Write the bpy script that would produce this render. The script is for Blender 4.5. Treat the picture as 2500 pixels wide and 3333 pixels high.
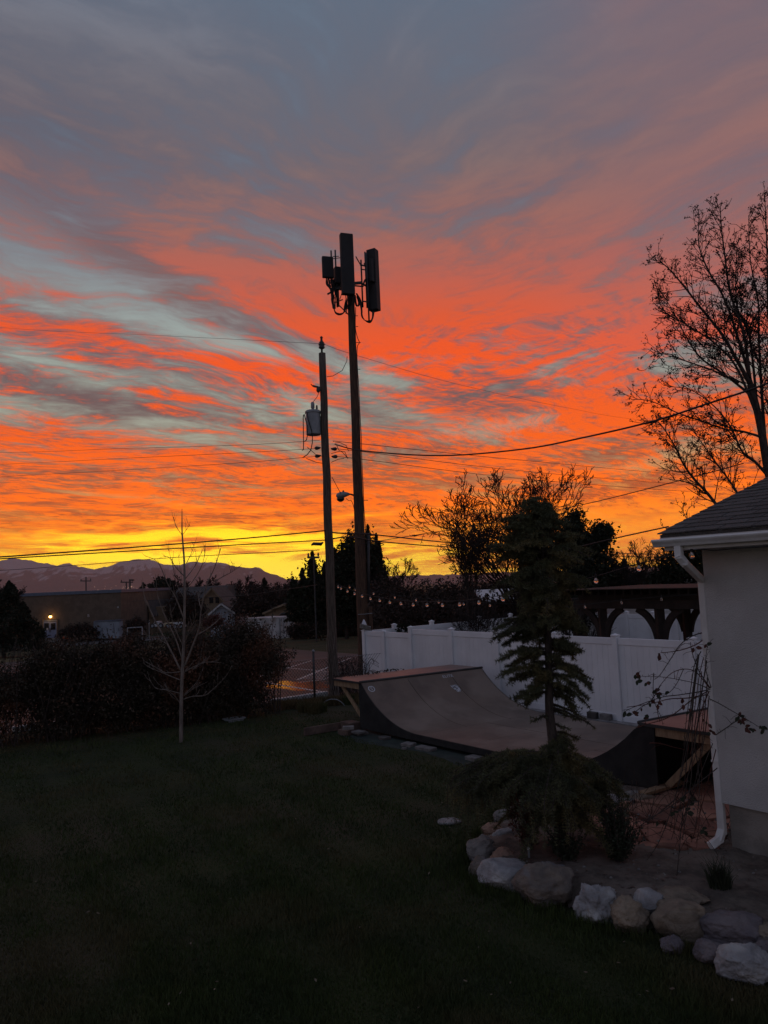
import bpy, math, random
import numpy as np
from mathutils import Vector, Matrix
for o in list(bpy.data.objects): bpy.data.objects.remove(o)
SC = bpy.context.scene
COL = SC.collection
R = math.radians
random.seed(7)

# ---------------------------------------------------------------- camera
F, CX, CY = 2400.0, 1250.0, 1666.5          # focal length and centre of the 2500 x 3333 photograph
PITCH, ROLL, EYE = R(5.25), R(2.4), Vector((0, 0, 3.35))
_f = Vector((0, math.cos(PITCH), math.sin(PITCH)))
_r0 = Vector((1, 0, 0)); _u0 = _r0.cross(_f)
_r = math.cos(ROLL)*_r0 - math.sin(ROLL)*_u0
_u = math.sin(ROLL)*_r0 + math.cos(ROLL)*_u0
cam = bpy.data.cameras.new('camera'); camo = bpy.data.objects.new('camera', cam); COL.objects.link(camo)
camo.matrix_world = Matrix((( _r.x, _u.x, -_f.x, 0), (_r.y, _u.y, -_f.y, 0), (_r.z, _u.z, -_f.z, EYE.z), (0, 0, 0, 1)))
cam.sensor_fit = 'VERTICAL'; cam.sensor_height = 33.33; cam.lens = 24.0
cam.clip_start = 0.05; cam.clip_end = 40000
SC.camera = camo

def ray(px, py): return (px-CX)/F*_r - (py-CY)/F*_u + _f
def gnd(px, py, z=0.0):                       # point of the photo on the level z
    d = ray(px, py); return EYE + d*((z-EYE.z)/d.z)
def atY(px, py, Y):                           # point of the photo at depth Y
    d = ray(px, py); return EYE + d*(Y/d.y)
def onpl(px, py, p, n):                       # point of the photo on a plane
    d = ray(px, py); return EYE + d*((Vector(p)-EYE).dot(n)/d.dot(n))

def lin(c, k=1.0):
    o = []
    for v in c[:3]:
        v /= 255.0
        o.append((v/12.92 if v <= .04045 else ((v+.055)/1.055)**2.4)*k)
    return (*o, 1.0)

# ---------------------------------------------------------------- node helper
class N:                                      # a float socket with arithmetic
    def __init__(s, t, sock): s.t, s.s = t, sock
    def _m(s, op, *a, clamp=False):
        n = s.t.nodes.new('ShaderNodeMath'); n.operation = op; n.use_clamp = clamp
        for i, v in enumerate((s,)+a):
            if isinstance(v, N): s.t.links.new(v.s, n.inputs[i])
            else: n.inputs[i].default_value = v
        return N(s.t, n.outputs[0])
    def __add__(s, o): return s._m('ADD', o)
    __radd__ = __add__
    def __sub__(s, o): return s._m('SUBTRACT', o)
    def __rsub__(s, o): return (s*-1.0)+o
    def __mul__(s, o): return s._m('MULTIPLY', o)
    __rmul__ = __mul__
    def __truediv__(s, o): return s._m('DIVIDE', o)
    def f(s, op, *a): return s._m(op, *a)
    def clamp(s): return s._m('ADD', 0.0, clamp=True)
    def smooth(s, a, b, lo=0.0, hi=1.0):
        n = s.t.nodes.new('ShaderNodeMapRange'); n.interpolation_type = 'SMOOTHSTEP'
        s.t.links.new(s.s, n.inputs[0])
        for i, v in enumerate((a, b, lo, hi)): n.inputs[i+1].default_value = v
        return N(s.t, n.outputs[0])
def vec(t, x, y, z=0.0):
    n = t.nodes.new('ShaderNodeCombineXYZ')
    for i, v in enumerate((x, y, z)):
        if isinstance(v, N): t.links.new(v.s, n.inputs[i])
        else: n.inputs[i].default_value = v
    return n.outputs[0]
def noise(t, v, scale=1.0, detail=4.0, rough=.55, dist=0.0):
    n = t.nodes.new('ShaderNodeTexNoise'); n.inputs['Scale'].default_value = scale
    n.inputs['Detail'].default_value = detail; n.inputs['Roughness'].default_value = rough
    n.inputs['Distortion'].default_value = dist
    if v is not None: t.links.new(v, n.inputs['Vector'])
    return N(t, n.outputs[0])
def ramp(t, x, stops, interp='LINEAR'):
    n = t.nodes.new('ShaderNodeValToRGB'); cr = n.color_ramp; cr.interpolation = interp
    while len(cr.elements) < len(stops): cr.elements.new(0.5)
    for e, (p, c) in zip(cr.elements, stops): e.position = p; e.color = c
    t.links.new(x.s, n.inputs[0]); return n.outputs[0]
def mixc(t, fac, a, b, mode='MIX'):
    n = t.nodes.new('ShaderNodeMix'); n.data_type = 'RGBA'; n.blend_type = mode
    for i, v in ((0, fac), (6, a), (7, b)):
        if isinstance(v, N): t.links.new(v.s, n.inputs[i])
        elif isinstance(v, bpy.types.NodeSocket): t.links.new(v, n.inputs[i])
        else: n.inputs[i].default_value = v
    return n.outputs[2]

# ---------------------------------------------------------------- sky
SUN_AZ, SUN_EL = R(-14), R(-1.5)              # the sun has just set behind the ridge
W = bpy.data.worlds.new('World'); SC.world = W; W.use_nodes = True
def make_sky():
    t = W.node_tree; t.nodes.clear()
    tc = t.nodes.new('ShaderNodeTexCoord'); sp = t.nodes.new('ShaderNodeSeparateXYZ')
    t.links.new(tc.outputs['Generated'], sp.inputs[0])
    x, y, z = (N(t, sp.outputs[i]) for i in range(3))
    E = z.f('ARCSINE')*(180/math.pi)          # elevation, azimuth in degrees
    A = x.f('ARCTAN2', y)*(180/math.pi)
    zc = z.f('MAXIMUM', 0.0)+.115
    X, Y = x/zc, y/zc                         # the cloud sheet seen in perspective
    wv = vec(t, X, Y)
    w1 = noise(t, wv, 1.3, 3, .5)-.5; w2 = noise(t, vec(t, X+7.3, Y-3.1), 1.3, 3, .5)-.5
    Xw, Yw = X+w1*.55, Y+w2*.55
    def streak(deg, along, across, scale, detail, rough, ox=0., src=None):
        xx, yy = src or (Xw, Yw)
        c, s = math.cos(R(deg)), math.sin(R(deg))
        return noise(t, vec(t, (xx*c+yy*s)*along+ox, (yy*c-xx*s)*across, ox), scale, detail, rough)
    right = A.smooth(-9, 9)
    low = E.smooth(13, 5)
    sl = streak(46, .55, 1.9, 1.5, 7, .62); sr = streak(-48, .55, 1.7, 1.5, 7, .6, 3.7); sm = streak(30, .6, 1.9, 1.6, 8, .66, 9.1)
    upper = sl*(1-right)+sr*right
    mid = E.smooth(17, 24)
    st = upper*mid+(sl*(1-right)+sm*right)*(1-mid)
    fl = streak(40, .75, 1.9, 5.0, 8, .68, 4.4); fr = streak(-36, .75, 1.8, 5.0, 8, .68, 6.1); rmix = right*E.smooth(9, 15)
    fine = fl*(1-rmix)+fr*rmix
    fine2 = streak(32, 1.0, 2.0, 15.0, 6, .65, 8.4)
    band = noise(t, vec(t, A*.055+w1*.6, E*.85+w2*1.5, 2.2), 1.0, 7, .6)      # level bars low over the hills
    bandf = noise(t, vec(t, A*.17+w1, E*2.1+w2*3.0, 5.2), 1.0, 8, .65)
    def lobe(px, py, a, b, slope, amp=1.0):   # a soft elongated patch of the sky, in degrees of azimuth and elevation
        d = ray(px, py).normalized()
        a0, e0 = math.degrees(math.atan2(d.x, d.y)), math.degrees(math.asin(d.z))
        th = math.atan(slope); c, s = math.cos(th), math.sin(th)
        da = A+w1*3.2-a0; de = E+w2*3.2-e0
        u = (da*c-de*s)*(1/a); v = (da*s+de*c)*(1/b)
        return ((u*u+v*v)*-1.0).f('EXPONENT')*amp
    def lobes(ls):
        r = lobe(*ls[0])
        for l in ls[1:]: r = r+lobe(*l)
        return r
    gaps = lobes([(60, 880, 8, 2.6, .22), (560, 1040, 8, 1.5, .34), (850, 1135, 5, .9, .3), (230, 1190, 7, 1.0, .25, .8), (20, 1340, 3.5, 1.0, .1, .7),
                  (1230, 1240, 4.0, 1.1, .25, .95), (1640, 1395, 5.5, 1.2, -.08, 1.05), (1330, 1350, 4, .8, .2, .7), (1020, 1335, 3.5, .8, .3, .8),
                  (560, 1370, 5, .8, .05, .65), (2190, 1500, 4, 1.0, -.2, .9), (2380, 1010, 4, 3.0, .1, .35), (480, 1420, 4, .5, .05, .5)])
    dark = lobes([(380, 840, 6, 1.2, .55, .8), (690, 985, 7, 1.1, .42, 1.0), (1010, 1155, 5, .9, .35, .9), (240, 1265, 9, 1.0, .12, 1.0), (420, 1340, 8, .8, .05, .7),
                  (1480, 1290, 7, 1.0, .18, 1.0), (1250, 1350, 4, .8, .1, .9), (1640, 1245, 4, .5, .25, .8), (1270, 1500, 6, 1.0, -.1, .7), (1450, 1570, 4, .8, -.1, .6),
                  (2000, 1600, 8, .7, -.1, .7), (2050, 1440, 5, .8, -.3, .6), (1450, 1080, 4, 1.2, .2, .5), (200, 1540, 9, .5, .03, .5), (740, 1480, 5, .6, .1, .5),
                  (350, 1330, 6, .8, .1, .5), (820, 1790, 3, .30, .02, .9), (590, 1745, 6, .35, .02, .6), (100, 450, 12, 5, .2, .4), (330, 1160, 15, 3.6, .2, .42), (330, 1000, 10, 2, .3, .3)])
    lit = lobes([(620, 820, 8, 2.8, .45, .45), (1200, 1010, 9, 4.5, .3, .75), (1520, 1080, 10, 3.5, .1, .5), (800, 1210, 6, 1.5, .22, .7), (1890, 1210, 6, 2.0, -.2, .6),
                 (550, 1290, 6, .9, .1, .6), (1400, 1330, 3, .6, .35, .6), (600, 1500, 16, 2.6, 0, .2), (300, 1480, 10, 1.6, .03, .2), (1180, 1130, 6, 1.6, .25, .5),
                 (2000, 1330, 7, 1.5, -.25, .5), (1500, 1660, 12, 1.2, 0, .35), (1650, 1500, 9, 1.0, -.15, .5)])
    # cover: cloud against clear sky; glow: lit underside against shaded cloud
    cover = (st-.5)*2.6+(fine-.5)*2.2-gaps*.62+lit*.22+.46
    cover = cover.smooth(-.55, .62)
    glow = (st-.5)*E.smooth(33, 22, 1.6, 2.5)*(1-low*.5)+(fine-.5)*E.smooth(34, 22, 1.6, 3.7)+(fine2-.5)*2.2*E.smooth(24, 16)+lit*.42-dark*.5-gaps*.25+.50+(band-.5)*2.2*low+(bandf-.5)*2.6*low
    glow = glow.smooth(-.10, .98)
    e01 = (E*(1/40)).clamp()
    S = lambda L: [(e/40.0, lin(c)) for e, c in L]
    litc = ramp(t, e01, S([(0, (255, 196, 52)), (2.2, (255, 180, 30)), (3.6, (253, 140, 20)), (6, (253, 112, 12)), (10, (252, 100, 20)), (15, (252, 90, 22)),
                           (17.5, (244, 87, 32)), (20, (222, 90, 52)), (22.5, (192, 96, 78)), (26, (160, 104, 94)), (30, (134, 110, 108)), (34, (120, 114, 120)), (40, (110, 120, 136))]))
    shc = ramp(t, e01, S([(0, (216, 116, 32)), (2.6, (205, 96, 30)), (5, (170, 76, 34)), (9, (138, 82, 66)), (13, (112, 90, 90)), (18, (110, 92, 97)),
                          (22, (126, 97, 96)), (26, (114, 95, 102)), (31, (88, 89, 104)), (40, (80, 90, 108))]))
    gpc = ramp(t, e01, S([(0, (255, 214, 90)), (3, (255, 196, 50)), (5, (240, 150, 60)), (8, (196, 150, 110)), (10.5, (168, 168, 150)), (15, (162, 172, 160)),
                          (19, (156, 166, 162)), (23, (132, 138, 144)), (28, (108, 116, 130)), (40, (106, 122, 140))]))
    cloud = mixc(t, glow, shc, litc)
    c = mixc(t, cover, gpc, cloud)
    # yellow afterglow over the hills, strongest where the sun went down
    sa = (A+13.0)*(1/17.0); near = ((sa*sa)*-1.0).f('EXPONENT')
    yl = ((bandf-.5)*2.6+(band-.5)*2.6+(3.1-E)*.22+near*.80-.40-lobe(820, 1795, 3, .35, .02, .5)).smooth(-.1, .62)*E.smooth(6.8, 4.0)
    yc = ramp(t, e01, S([(0, (255, 224, 92)), (1.6, (255, 226, 70)), (3.2, (255, 214, 40)), (5, (255, 180, 30))]))
    c = mixc(t, A.smooth(-4, 16)*E.smooth(5.5, 2.0)*.7, c, lin((250, 138, 34)))
    c = mixc(t, yl*(near*.75+.25), c, mixc(t, 1.0, yc, (1.35, 1.36, .85, 1), 'MULTIPLY'))
    # right-hand sky turns mauve, top fades to slate
    c = mixc(t, A.smooth(6, 27)*E.smooth(10, 21)*.62, c, mixc(t, st.smooth(.35, .65), lin((112, 99, 112)), lin((150, 108, 106))))
    # away from the sunset the sky is plain slate dusk
    c = mixc(t, A.f('ABSOLUTE').smooth(34, 85), c, ramp(t, e01, S([(0, (132, 121, 133)), (12, (127, 126, 144)), (40, (112, 123, 147))])))
    c = mixc(t, z.smooth(0.0, -.03), c, lin((70, 52, 48)))
    lift = E.smooth(13.0, 1.0)
    c = mixc(t, 1.0, c, mixc(t, lift, (1, 1, 1, 1), (1.5, 1.42, .95, 1)), 'MULTIPLY')
    ns = t.nodes.new('ShaderNodeTexSky'); ns.sky_type = 'NISHITA'; ns.sun_disc = False
    ns.sun_elevation = SUN_EL; ns.sun_rotation = SUN_AZ; ns.air_density = 1.5; ns.dust_density = 3.0
    b1 = t.nodes.new('ShaderNodeBackground'); t.links.new(c, b1.inputs[0]); b1.inputs[1].default_value = SKY_GAIN
    b2 = t.nodes.new('ShaderNodeBackground'); t.links.new(ns.outputs[0], b2.inputs[0]); b2.inputs[1].default_value = .02
    ad = t.nodes.new('ShaderNodeAddShader'); t.links.new(b1.outputs[0], ad.inputs[0]); t.links.new(b2.outputs[0], ad.inputs[1])
    out = t.nodes.new('ShaderNodeOutputWorld'); t.links.new(ad.outputs[0], out.inputs[0])
SKY_GAIN = 1.0
make_sky()
W.cycles.sampling_method = 'MANUAL'; W.cycles.sample_map_resolution = 1024
SC.view_settings.view_transform = 'Standard'; SC.view_settings.look = 'None'
SC.view_settings.exposure = 0; SC.view_settings.gamma = 1; SC.view_settings.use_curve_mapping = False
SC.cycles.use_denoising = True
SC.cycles.max_bounces = 6; SC.cycles.diffuse_bounces = 2; SC.cycles.glossy_bounces = 3; SC.cycles.transmission_bounces = 6
SC.cycles.transparent_max_bounces = 12; SC.cycles.volume_bounces = 0
SC.cycles.sample_clamp_indirect = 4.0

# ---------------------------------------------------------------- building blocks
ORG = {}                                       # world origin that each object's mesh is measured from
class MB:
    def __init__(s): s.v, s.f = [], []
    def add(s, vs, fs):
        b = len(s.v); s.v += [tuple(v) for v in vs]; s.f += [tuple(i+b for i in f) for f in fs]; return s
    def poly(s, *p): return s.add(p, [tuple(range(len(p)))])
    def hexa(s, p):                            # eight corners: bottom ring, top ring
        return s.add(p, [(3, 2, 1, 0), (4, 5, 6, 7), (0, 1, 5, 4), (1, 2, 6, 5), (2, 3, 7, 6), (3, 0, 4, 7)])
    def box(s, x0, x1, y0, y1, z0, z1):
        return s.hexa([(x0, y0, z0), (x1, y0, z0), (x1, y1, z0), (x0, y1, z0), (x0, y0, z1), (x1, y0, z1), (x1, y1, z1), (x0, y1, z1)])
    def obb(s, c, ax, ay, az):                 # centre and three half-axes
        c = Vector(c); ax, ay, az = Vector(ax), Vector(ay), Vector(az)
        return s.hexa([c-ax-ay-az, c+ax-ay-az, c+ax+ay-az, c-ax+ay-az, c-ax-ay+az, c+ax-ay+az, c+ax+ay+az, c-ax+ay+az])
    def beam(s, p, q, w, h, up=(0, 0, 1)):     # rectangular bar, w sideways, h along up
        p, q = Vector(p), Vector(q); d = (q-p); a = d.normalized()
        sd = a.cross(Vector(up)); sd = sd.normalized() if sd.length > 1e-5 else Vector((1, 0, 0))
        u = sd.cross(a).normalized()
        return s.obb((p+q)/2, d/2, sd*w/2, u*h/2)
    def tube(s, pts, r, n=6, cap=True):
        pts = [Vector(p) for p in pts]; m = len(pts)
        rs = r if isinstance(r, (list, tuple)) else [r]*m
        b = len(s.v); d0 = (pts[1]-pts[0]).normalized()
        ref = Vector((0, 0, 1)) if abs(d0.z) < .9 else Vector((1, 0, 0))
        for i, p in enumerate(pts):
            d = (pts[min(i+1, m-1)]-pts[max(i-1, 0)]); d = d.normalized() if d.length > 1e-9 else d0
            a = d.cross(ref); a = a.normalized() if a.length > 1e-5 else Vector((1, 0, 0)); c = a.cross(d)
            ref = d.cross(a) if False else ref
            for k in range(n):
                t = 2*math.pi*k/n; s.v.append(tuple(p+(a*math.cos(t)+c*math.sin(t))*rs[i]))
        for i in range(m-1):
            for k in range(n):
                k2 = (k+1) % n; s.f.append((b+i*n+k, b+i*n+k2, b+(i+1)*n+k2, b+(i+1)*n+k))
        if cap and n > 3:
            s.f.append(tuple(b+k for k in range(n-1, -1, -1))); s.f.append(tuple(b+(m-1)*n+k for k in range(n)))
        return s
    def lathe(s, c, prof, n=12, axis=None, squash=(1, 1)):
        c = Vector(c); b = len(s.v)
        for r, z in prof:
            for k in range(n):
                t = 2*math.pi*k/n; s.v.append((c.x+r*math.cos(t)*squash[0], c.y+r*math.sin(t)*squash[1], c.z+z))
        m = len(prof)
        for i in range(m-1):
            for k in range(n):
                k2 = (k+1) % n; s.f.append((b+i*n+k, b+i*n+k2, b+(i+1)*n+k2, b+(i+1)*n+k))
        s.f.append(tuple(b+k for k in range(n-1, -1, -1))); s.f.append(tuple(b+(m-1)*n+k for k in range(n)))
        return s
    def prism(s, pts, ex):                     # closed outline pushed along ex
        ex = Vector(ex); pts = [Vector(p) for p in pts]; n = len(pts)
        return s.add(pts+[p+ex for p in pts], [tuple(range(n-1, -1, -1)), tuple(range(n, 2*n))]+[(i, (i+1) % n, n+(i+1) % n, n+i) for i in range(n)])
    def build(s, name, m, parent=None, smooth=False, bevel=0, seg=1):
        me = bpy.data.meshes.new(name)
        vs = np.array(s.v, dtype=np.float64)
        if parent is not None: org = ORG[parent.name]
        else:
            lo, hi = vs.min(0), vs.max(0); org = Vector(((lo[0]+hi[0])/2, (lo[1]+hi[1])/2, lo[2]))
        me.from_pydata((vs-np.array(org)).tolist(), [], s.f); me.validate()
        return link(name, me, m, parent, org, smooth, bevel, seg)
def link(name, me, m, parent, org, smooth=False, bevel=0, seg=1):
    if m is not None: me.materials.append(m)
    if smooth: me.polygons.foreach_set('use_smooth', [True]*len(me.polygons))
    o = bpy.data.objects.new(name, me); COL.objects.link(o); ORG[o.name] = Vector(org)
    if parent is not None: o.parent = parent
    else: o.location = org
    if bevel:
        b = o.modifiers.new('bevel', 'BEVEL'); b.width = bevel; b.segments = seg; b.limit_method = 'ANGLE'; b.angle_limit = R(50)
    return o
def npmesh(name, V, nper, m, parent=None, kind=None):       # V: (faces*nper) x 3 array, loose faces
    V = np.asarray(V, dtype=np.float32).reshape(-1, 3)
    if parent is not None: org = ORG[parent.name]
    else:
        lo, hi = V.min(0), V.max(0); org = Vector(((lo[0]+hi[0])/2, (lo[1]+hi[1])/2, lo[2]))
    V = V-np.array(org, dtype=np.float32); nf = len(V)//nper
    me = bpy.data.meshes.new(name); me.vertices.add(len(V)); me.vertices.foreach_set('co', V.ravel())
    me.loops.add(len(V)); me.loops.foreach_set('vertex_index', np.arange(len(V), dtype=np.int32))
    me.polygons.add(nf); me.polygons.foreach_set('loop_start', np.arange(0, len(V), nper, dtype=np.int32))
    me.polygons.foreach_set('loop_total', np.full(nf, nper, dtype=np.int32)); me.update(calc_edges=True)
    o = link(name, me, m, parent, org)
    if kind: o['kind'] = kind
    return o
def inst(name, src, parent, mw):                # another object on the same mesh, mw = its world matrix
    o = bpy.data.objects.new(name, src.data); COL.objects.link(o)
    o.parent = parent; o.matrix_local = Matrix.Translation(-ORG[parent.name]) @ mw
    return o
def tag(o, label, cat, group=None):
    o['label'] = label; o['category'] = cat
    if group: o['group'] = group
    return o
def thing(name, label, cat, loc, group=None):
    o = bpy.data.objects.new(name, None); COL.objects.link(o); o.empty_display_size = .2
    o.location = loc; ORG[o.name] = Vector(loc); return tag(o, label, cat, group)
def struct(o): o['kind'] = 'structure'; return o
def stuff(o): o['kind'] = 'stuff'; return o
def text_mb(body, size, origin, ux, uy, depth=.002, align='CENTER'):  # flat raised lettering
    cu = bpy.data.curves.new('t', 'FONT'); cu.body = body; cu.size = size; cu.align_x = align; cu.align_y = 'CENTER'; cu.resolution_u = 3
    o = bpy.data.objects.new('t', cu); COL.objects.link(o); bpy.context.view_layer.update()
    me = o.evaluated_get(bpy.context.evaluated_depsgraph_get()).to_mesh()
    mb = MB(); origin, ux, uy = Vector(origin), Vector(ux), Vector(uy); nz = ux.cross(uy)
    mb.add([origin+ux*v.co.x+uy*v.co.y+nz*depth for v in me.vertices], [tuple(p.vertices) for p in me.polygons])
    bpy.data.objects.remove(o); bpy.data.curves.remove(cu); return mb

# ---------------------------------------------------------------- materials (colours are real albedos, linear)
def mat(name, c1, c2=None, rough=.8, scale=4.0, bump=0.0, bscale=40.0, spec=.3, metal=0.0, stretch=(1, 1, 1), rnd=0.0, detail=5, trans=0.0, lo=.35, hi=.65, c3=None, s3=.7):
    m = bpy.data.materials.new(name); m.use_nodes = True; t = m.node_tree; b = t.nodes['Principled BSDF']
    b.inputs['Roughness'].default_value = rough; b.inputs['Specular IOR Level'].default_value = spec; b.inputs['Metallic'].default_value = metal
    b.inputs['Transmission Weight'].default_value = trans
    c1 = (*c1, 1); c2 = (*(c2 or [v*.7 for v in c1[:3]]), 1)
    g = t.nodes.new('ShaderNodeNewGeometry'); mp = t.nodes.new('ShaderNodeVectorMath'); mp.operation = 'MULTIPLY'; mp.inputs[1].default_value = stretch
    t.links.new(g.outputs['Position'], mp.inputs[0])
    n = noise(t, mp.outputs[0], scale, detail, .6)
    c = mixc(t, n.smooth(lo, hi), c1, c2)
    if c3: c = mixc(t, noise(t, mp.outputs[0], s3, 3, .55).smooth(.48, .64), c, (*c3, 1))
    if rnd:
        oi = t.nodes.new('ShaderNodeObjectInfo'); hv = t.nodes.new('ShaderNodeHueSaturation')
        t.links.new((N(t, oi.outputs['Random'])*(2*rnd)+(1-rnd)).s, hv.inputs['Value']); t.links.new(c, hv.inputs['Color']); c = hv.outputs[0]
    t.links.new(c, b.inputs['Base Color'])
    if bump:
        bn = t.nodes.new('ShaderNodeBump'); bn.inputs['Strength'].default_value = min(1, bump); bn.inputs['Distance'].default_value = .02
        t.links.new(noise(t, mp.outputs[0], bscale, 4, .6).s, bn.inputs['Height']); t.links.new(bn.outputs[0], b.inputs['Normal'])
    return m
M = {}
def mk(name, *a, **k): M[name] = mat(name, *a, **k); return M[name]
mk('vinyl', (.78, .78, .80), (.70, .70, .72), rough=.45, scale=1.2, spec=.4, rnd=.03, bump=.05, bscale=12)
mk('stucco', (.62, .61, .60), (.53, .52, .51), rough=.92, scale=1.6, bump=1.0, bscale=75, c3=(.58, .55, .53), s3=.5, detail=9)
mk('foundation', (.30, .27, .24), (.20, .18, .16), rough=.9, scale=3, bump=.5, bscale=50)
mk('white_metal', (.74, .73, .72), (.62, .60, .58), rough=.4, scale=3, spec=.5)
mk('shingle', (.115, .105, .10), (.07, .065, .062), rough=.95, scale=60, bump=.5, bscale=220, rnd=.18)
mk('pole_wood', (.12, .068, .044), (.05, .03, .022), rough=.9, scale=6, stretch=(6, 6, .5), bump=.8, bscale=12)
mk('pole_grey', (.125, .095, .075), (.055, .042, .034), rough=.9, scale=6, stretch=(6, 6, .5), bump=.8, bscale=12)
mk('dark_metal', (.045, .044, .046), (.03, .03, .03), rough=.55, spec=.4)
mk('antenna', (.022, .02, .022), (.016, .015, .016), rough=.6)
mk('wire', (.05, .048, .048), rough=.6)
mk('grey_metal', (.26, .27, .29), (.20, .21, .22), rough=.45, spec=.5, scale=5)
mk('cable', (.02, .018, .018), rough=.6)
mk('ramp_top', (.185, .122, .10), (.135, .09, .078), rough=.42, scale=1.6, spec=.35, c3=(.24, .16, .13), s3=.6, detail=8, bump=.06, bscale=60)
mk('ramp_face', (.165, .118, .092), (.115, .083, .066), rough=.55, scale=1.3, spec=.3, c3=(.20, .15, .12), s3=.8, detail=8, bump=.08, bscale=60)
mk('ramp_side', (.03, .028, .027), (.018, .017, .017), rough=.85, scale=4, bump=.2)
mk('lumber', (.34, .23, .14), (.22, .14, .085), rough=.8, scale=5, stretch=(3, 3, .8), bump=.2)
mk('old_lumber', (.15, .10, .08), (.085, .058, .048), rough=.85, scale=5, bump=.3)
mk('block', (.22, .20, .19), (.14, .125, .12), rough=.95, scale=8, bump=.5, rnd=.15)
mk('dark_block', (.10, .09, .085), (.06, .055, .05), rough=.95, scale=8, bump=.5, rnd=.25)
mk('sticker', (.55, .56, .60), (.40, .41, .44), rough=.6, scale=30)
mk('bark', (.075, .058, .05), (.035, .027, .024), rough=.95, scale=9, stretch=(3, 3, .8), bump=.8, bscale=25)
mk('young_bark', (.22, .18, .155), (.13, .105, .09), rough=.85, scale=7, stretch=(2, 2, .6), bump=.3)
mk('twig', (.03, .022, .019), (.018, .013, .012), rough=.95)
mk('bud', (.035, .025, .021), (.02, .014, .012), rough=.9)
mk('needle', (.112, .112, .054), (.060, .066, .036), rough=.75, scale=3.0, rnd=0, c3=(.15, .12, .05), s3=1.6)
mk('evergreen', (.022, .026, .014), (.012, .015, .009), rough=.9, scale=1.0)
mk('juniper', (.022, .026, .013), (.012, .014, .008), rough=.9, scale=1.0)
mk('ivy', (.022, .028, .014), (.012, .015, .009), rough=.85, scale=2)
mk('hedge', (.052, .040, .025), (.028, .021, .014), rough=.75, scale=2.0, c3=(.12, .055, .032), s3=.9)
mk('red_leaf', (.10, .028, .018), (.055, .018, .012), rough=.7, scale=9)
mk('brown_brush', (.05, .034, .026), (.03, .02, .016), rough=.95, scale=.8)
mk('shrub', (.03, .038, .02), (.018, .022, .012), rough=.7, scale=6)
mk('soil', (.15, .118, .096), (.075, .06, .05), rough=1, scale=5, bump=1.0, bscale=26, detail=9, c3=(.185, .15, .125), s3=1.2)
mk('flagstone', (.33, .155, .11), (.21, .10, .075), rough=.8, scale=3, bump=.6, bscale=20, rnd=.38, c3=(.38, .20, .14), s3=1.4)
mk('asphalt', (.055, .045, .042), (.038, .032, .03), rough=.62, scale=.5, bump=.3, bscale=40, spec=.35)
mk('puddle', (.05, .045, .045), (.04, .036, .036), rough=.16, scale=.6, spec=.6, bump=.25, bscale=7)
mk('road_paint', (.62, .60, .58), (.34, .33, .32), rough=.55, scale=9, spec=.4)
mk('concrete', (.30, .285, .28), (.20, .19, .185), rough=.9, scale=4, bump=.3)
mk('bulb', (.92, .86, .80), (.9, .84, .78), rough=.06, trans=.92, spec=.6)
mk('blade', (.044, .060, .012), (.027, .040, .009), rough=.7, scale=1.3, c3=(.075, .062, .024), s3=.5)
mk('dry_blade', (.16, .105, .045), (.09, .065, .03), rough=.8, scale=1.3)
mk('leaf_litter', (.20, .155, .11), (.10, .07, .05), rough=.9, rnd=.4)
mk('brick_wall', (.135, .098, .072), (.10, .074, .055), rough=.95, scale=1.5)
mk('roof_band', (.115, .135, .18), (.09, .11, .15), rough=.6)
mk('door_blue', (.20, .24, .36), (.17, .20, .30), rough=.6)
mk('locker', (.24, .27, .31), (.19, .21, .245), rough=.6, scale=1)
mk('glass_dark', (.02, .02, .022), rough=.12, spec=.6)
mk('white_paint', (.46, .45, .445), (.38, .37, .365), rough=.6)
mk('tan_wall', (.22, .155, .10), (.18, .125, .08), rough=.9)
mk('blue_wall', (.27, .29, .33), (.22, .24, .27), rough=.9)
mk('house_roof', (.075, .068, .066), (.05, .046, .045), rough=.95, scale=2)
mk('shutter', (.05, .035, .03), rough=.8)
mk('container', (.52, .50, .50), (.36, .34, .34), rough=.6, scale=1.2, c3=(.30, .24, .21), s3=.9)
mk('cover_cloth', (.075, .085, .10), (.055, .062, .075), rough=.85, scale=2)
mk('pergola', (.035, .026, .022), (.02, .016, .014), rough=.8, scale=4)
mk('siding', (.60, .59, .60), (.52, .51, .52), rough=.7)
mk('tan_truck', (.42, .32, .20), (.36, .27, .17), rough=.5)
mk('car_dark', (.03, .03, .034), rough=.2, spec=.6)
mk('car_white', (.55, .54, .54), rough=.3, spec=.5)
mk('orange', (.55, .10, .03), rough=.6)
mk('finial', (.75, .75, .80), rough=.5)
mk('rope', (.20, .185, .165), (.13, .12, .105), rough=.9, scale=30, bump=.5)

# ---------------------------------------------------------------- ground
LP, LT, LQ = Vector((-1.7, 21.8, 0)), Vector((.897, .442, 0)), Vector((-.442, .897, 0))   # edge of the car park
QS = [(-400, 0), (0, 0), (65, -2.73), (130, -3.6), (420, -6), (1500, -26), (5200, -48), (12000, -55)]
def gz(x, y):
    q = (Vector((x, y, 0))-LP).dot(LQ)
    for (a, za), (b, zb) in zip(QS, QS[1:]):
        if q <= b: return za+(zb-za)*(q-a)/(b-a)
    return QS[-1][1]
def gpt(px, py, dz=0.0):                        # where the photo's pixel meets the sloping ground
    d = ray(px, py); lo, hi = 1.0, 6000.0
    for _ in range(60):
        m = (lo+hi)/2; p = EYE+d*m
        if p.z > gz(p.x, p.y)+dz: lo = m
        else: hi = m
    return EYE+d*lo
def onq(p, q, dz=0.0):
    v = LP+LT*p+LQ*q; return Vector((v.x, v.y, gz(v.x, v.y)+dz))
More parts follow.
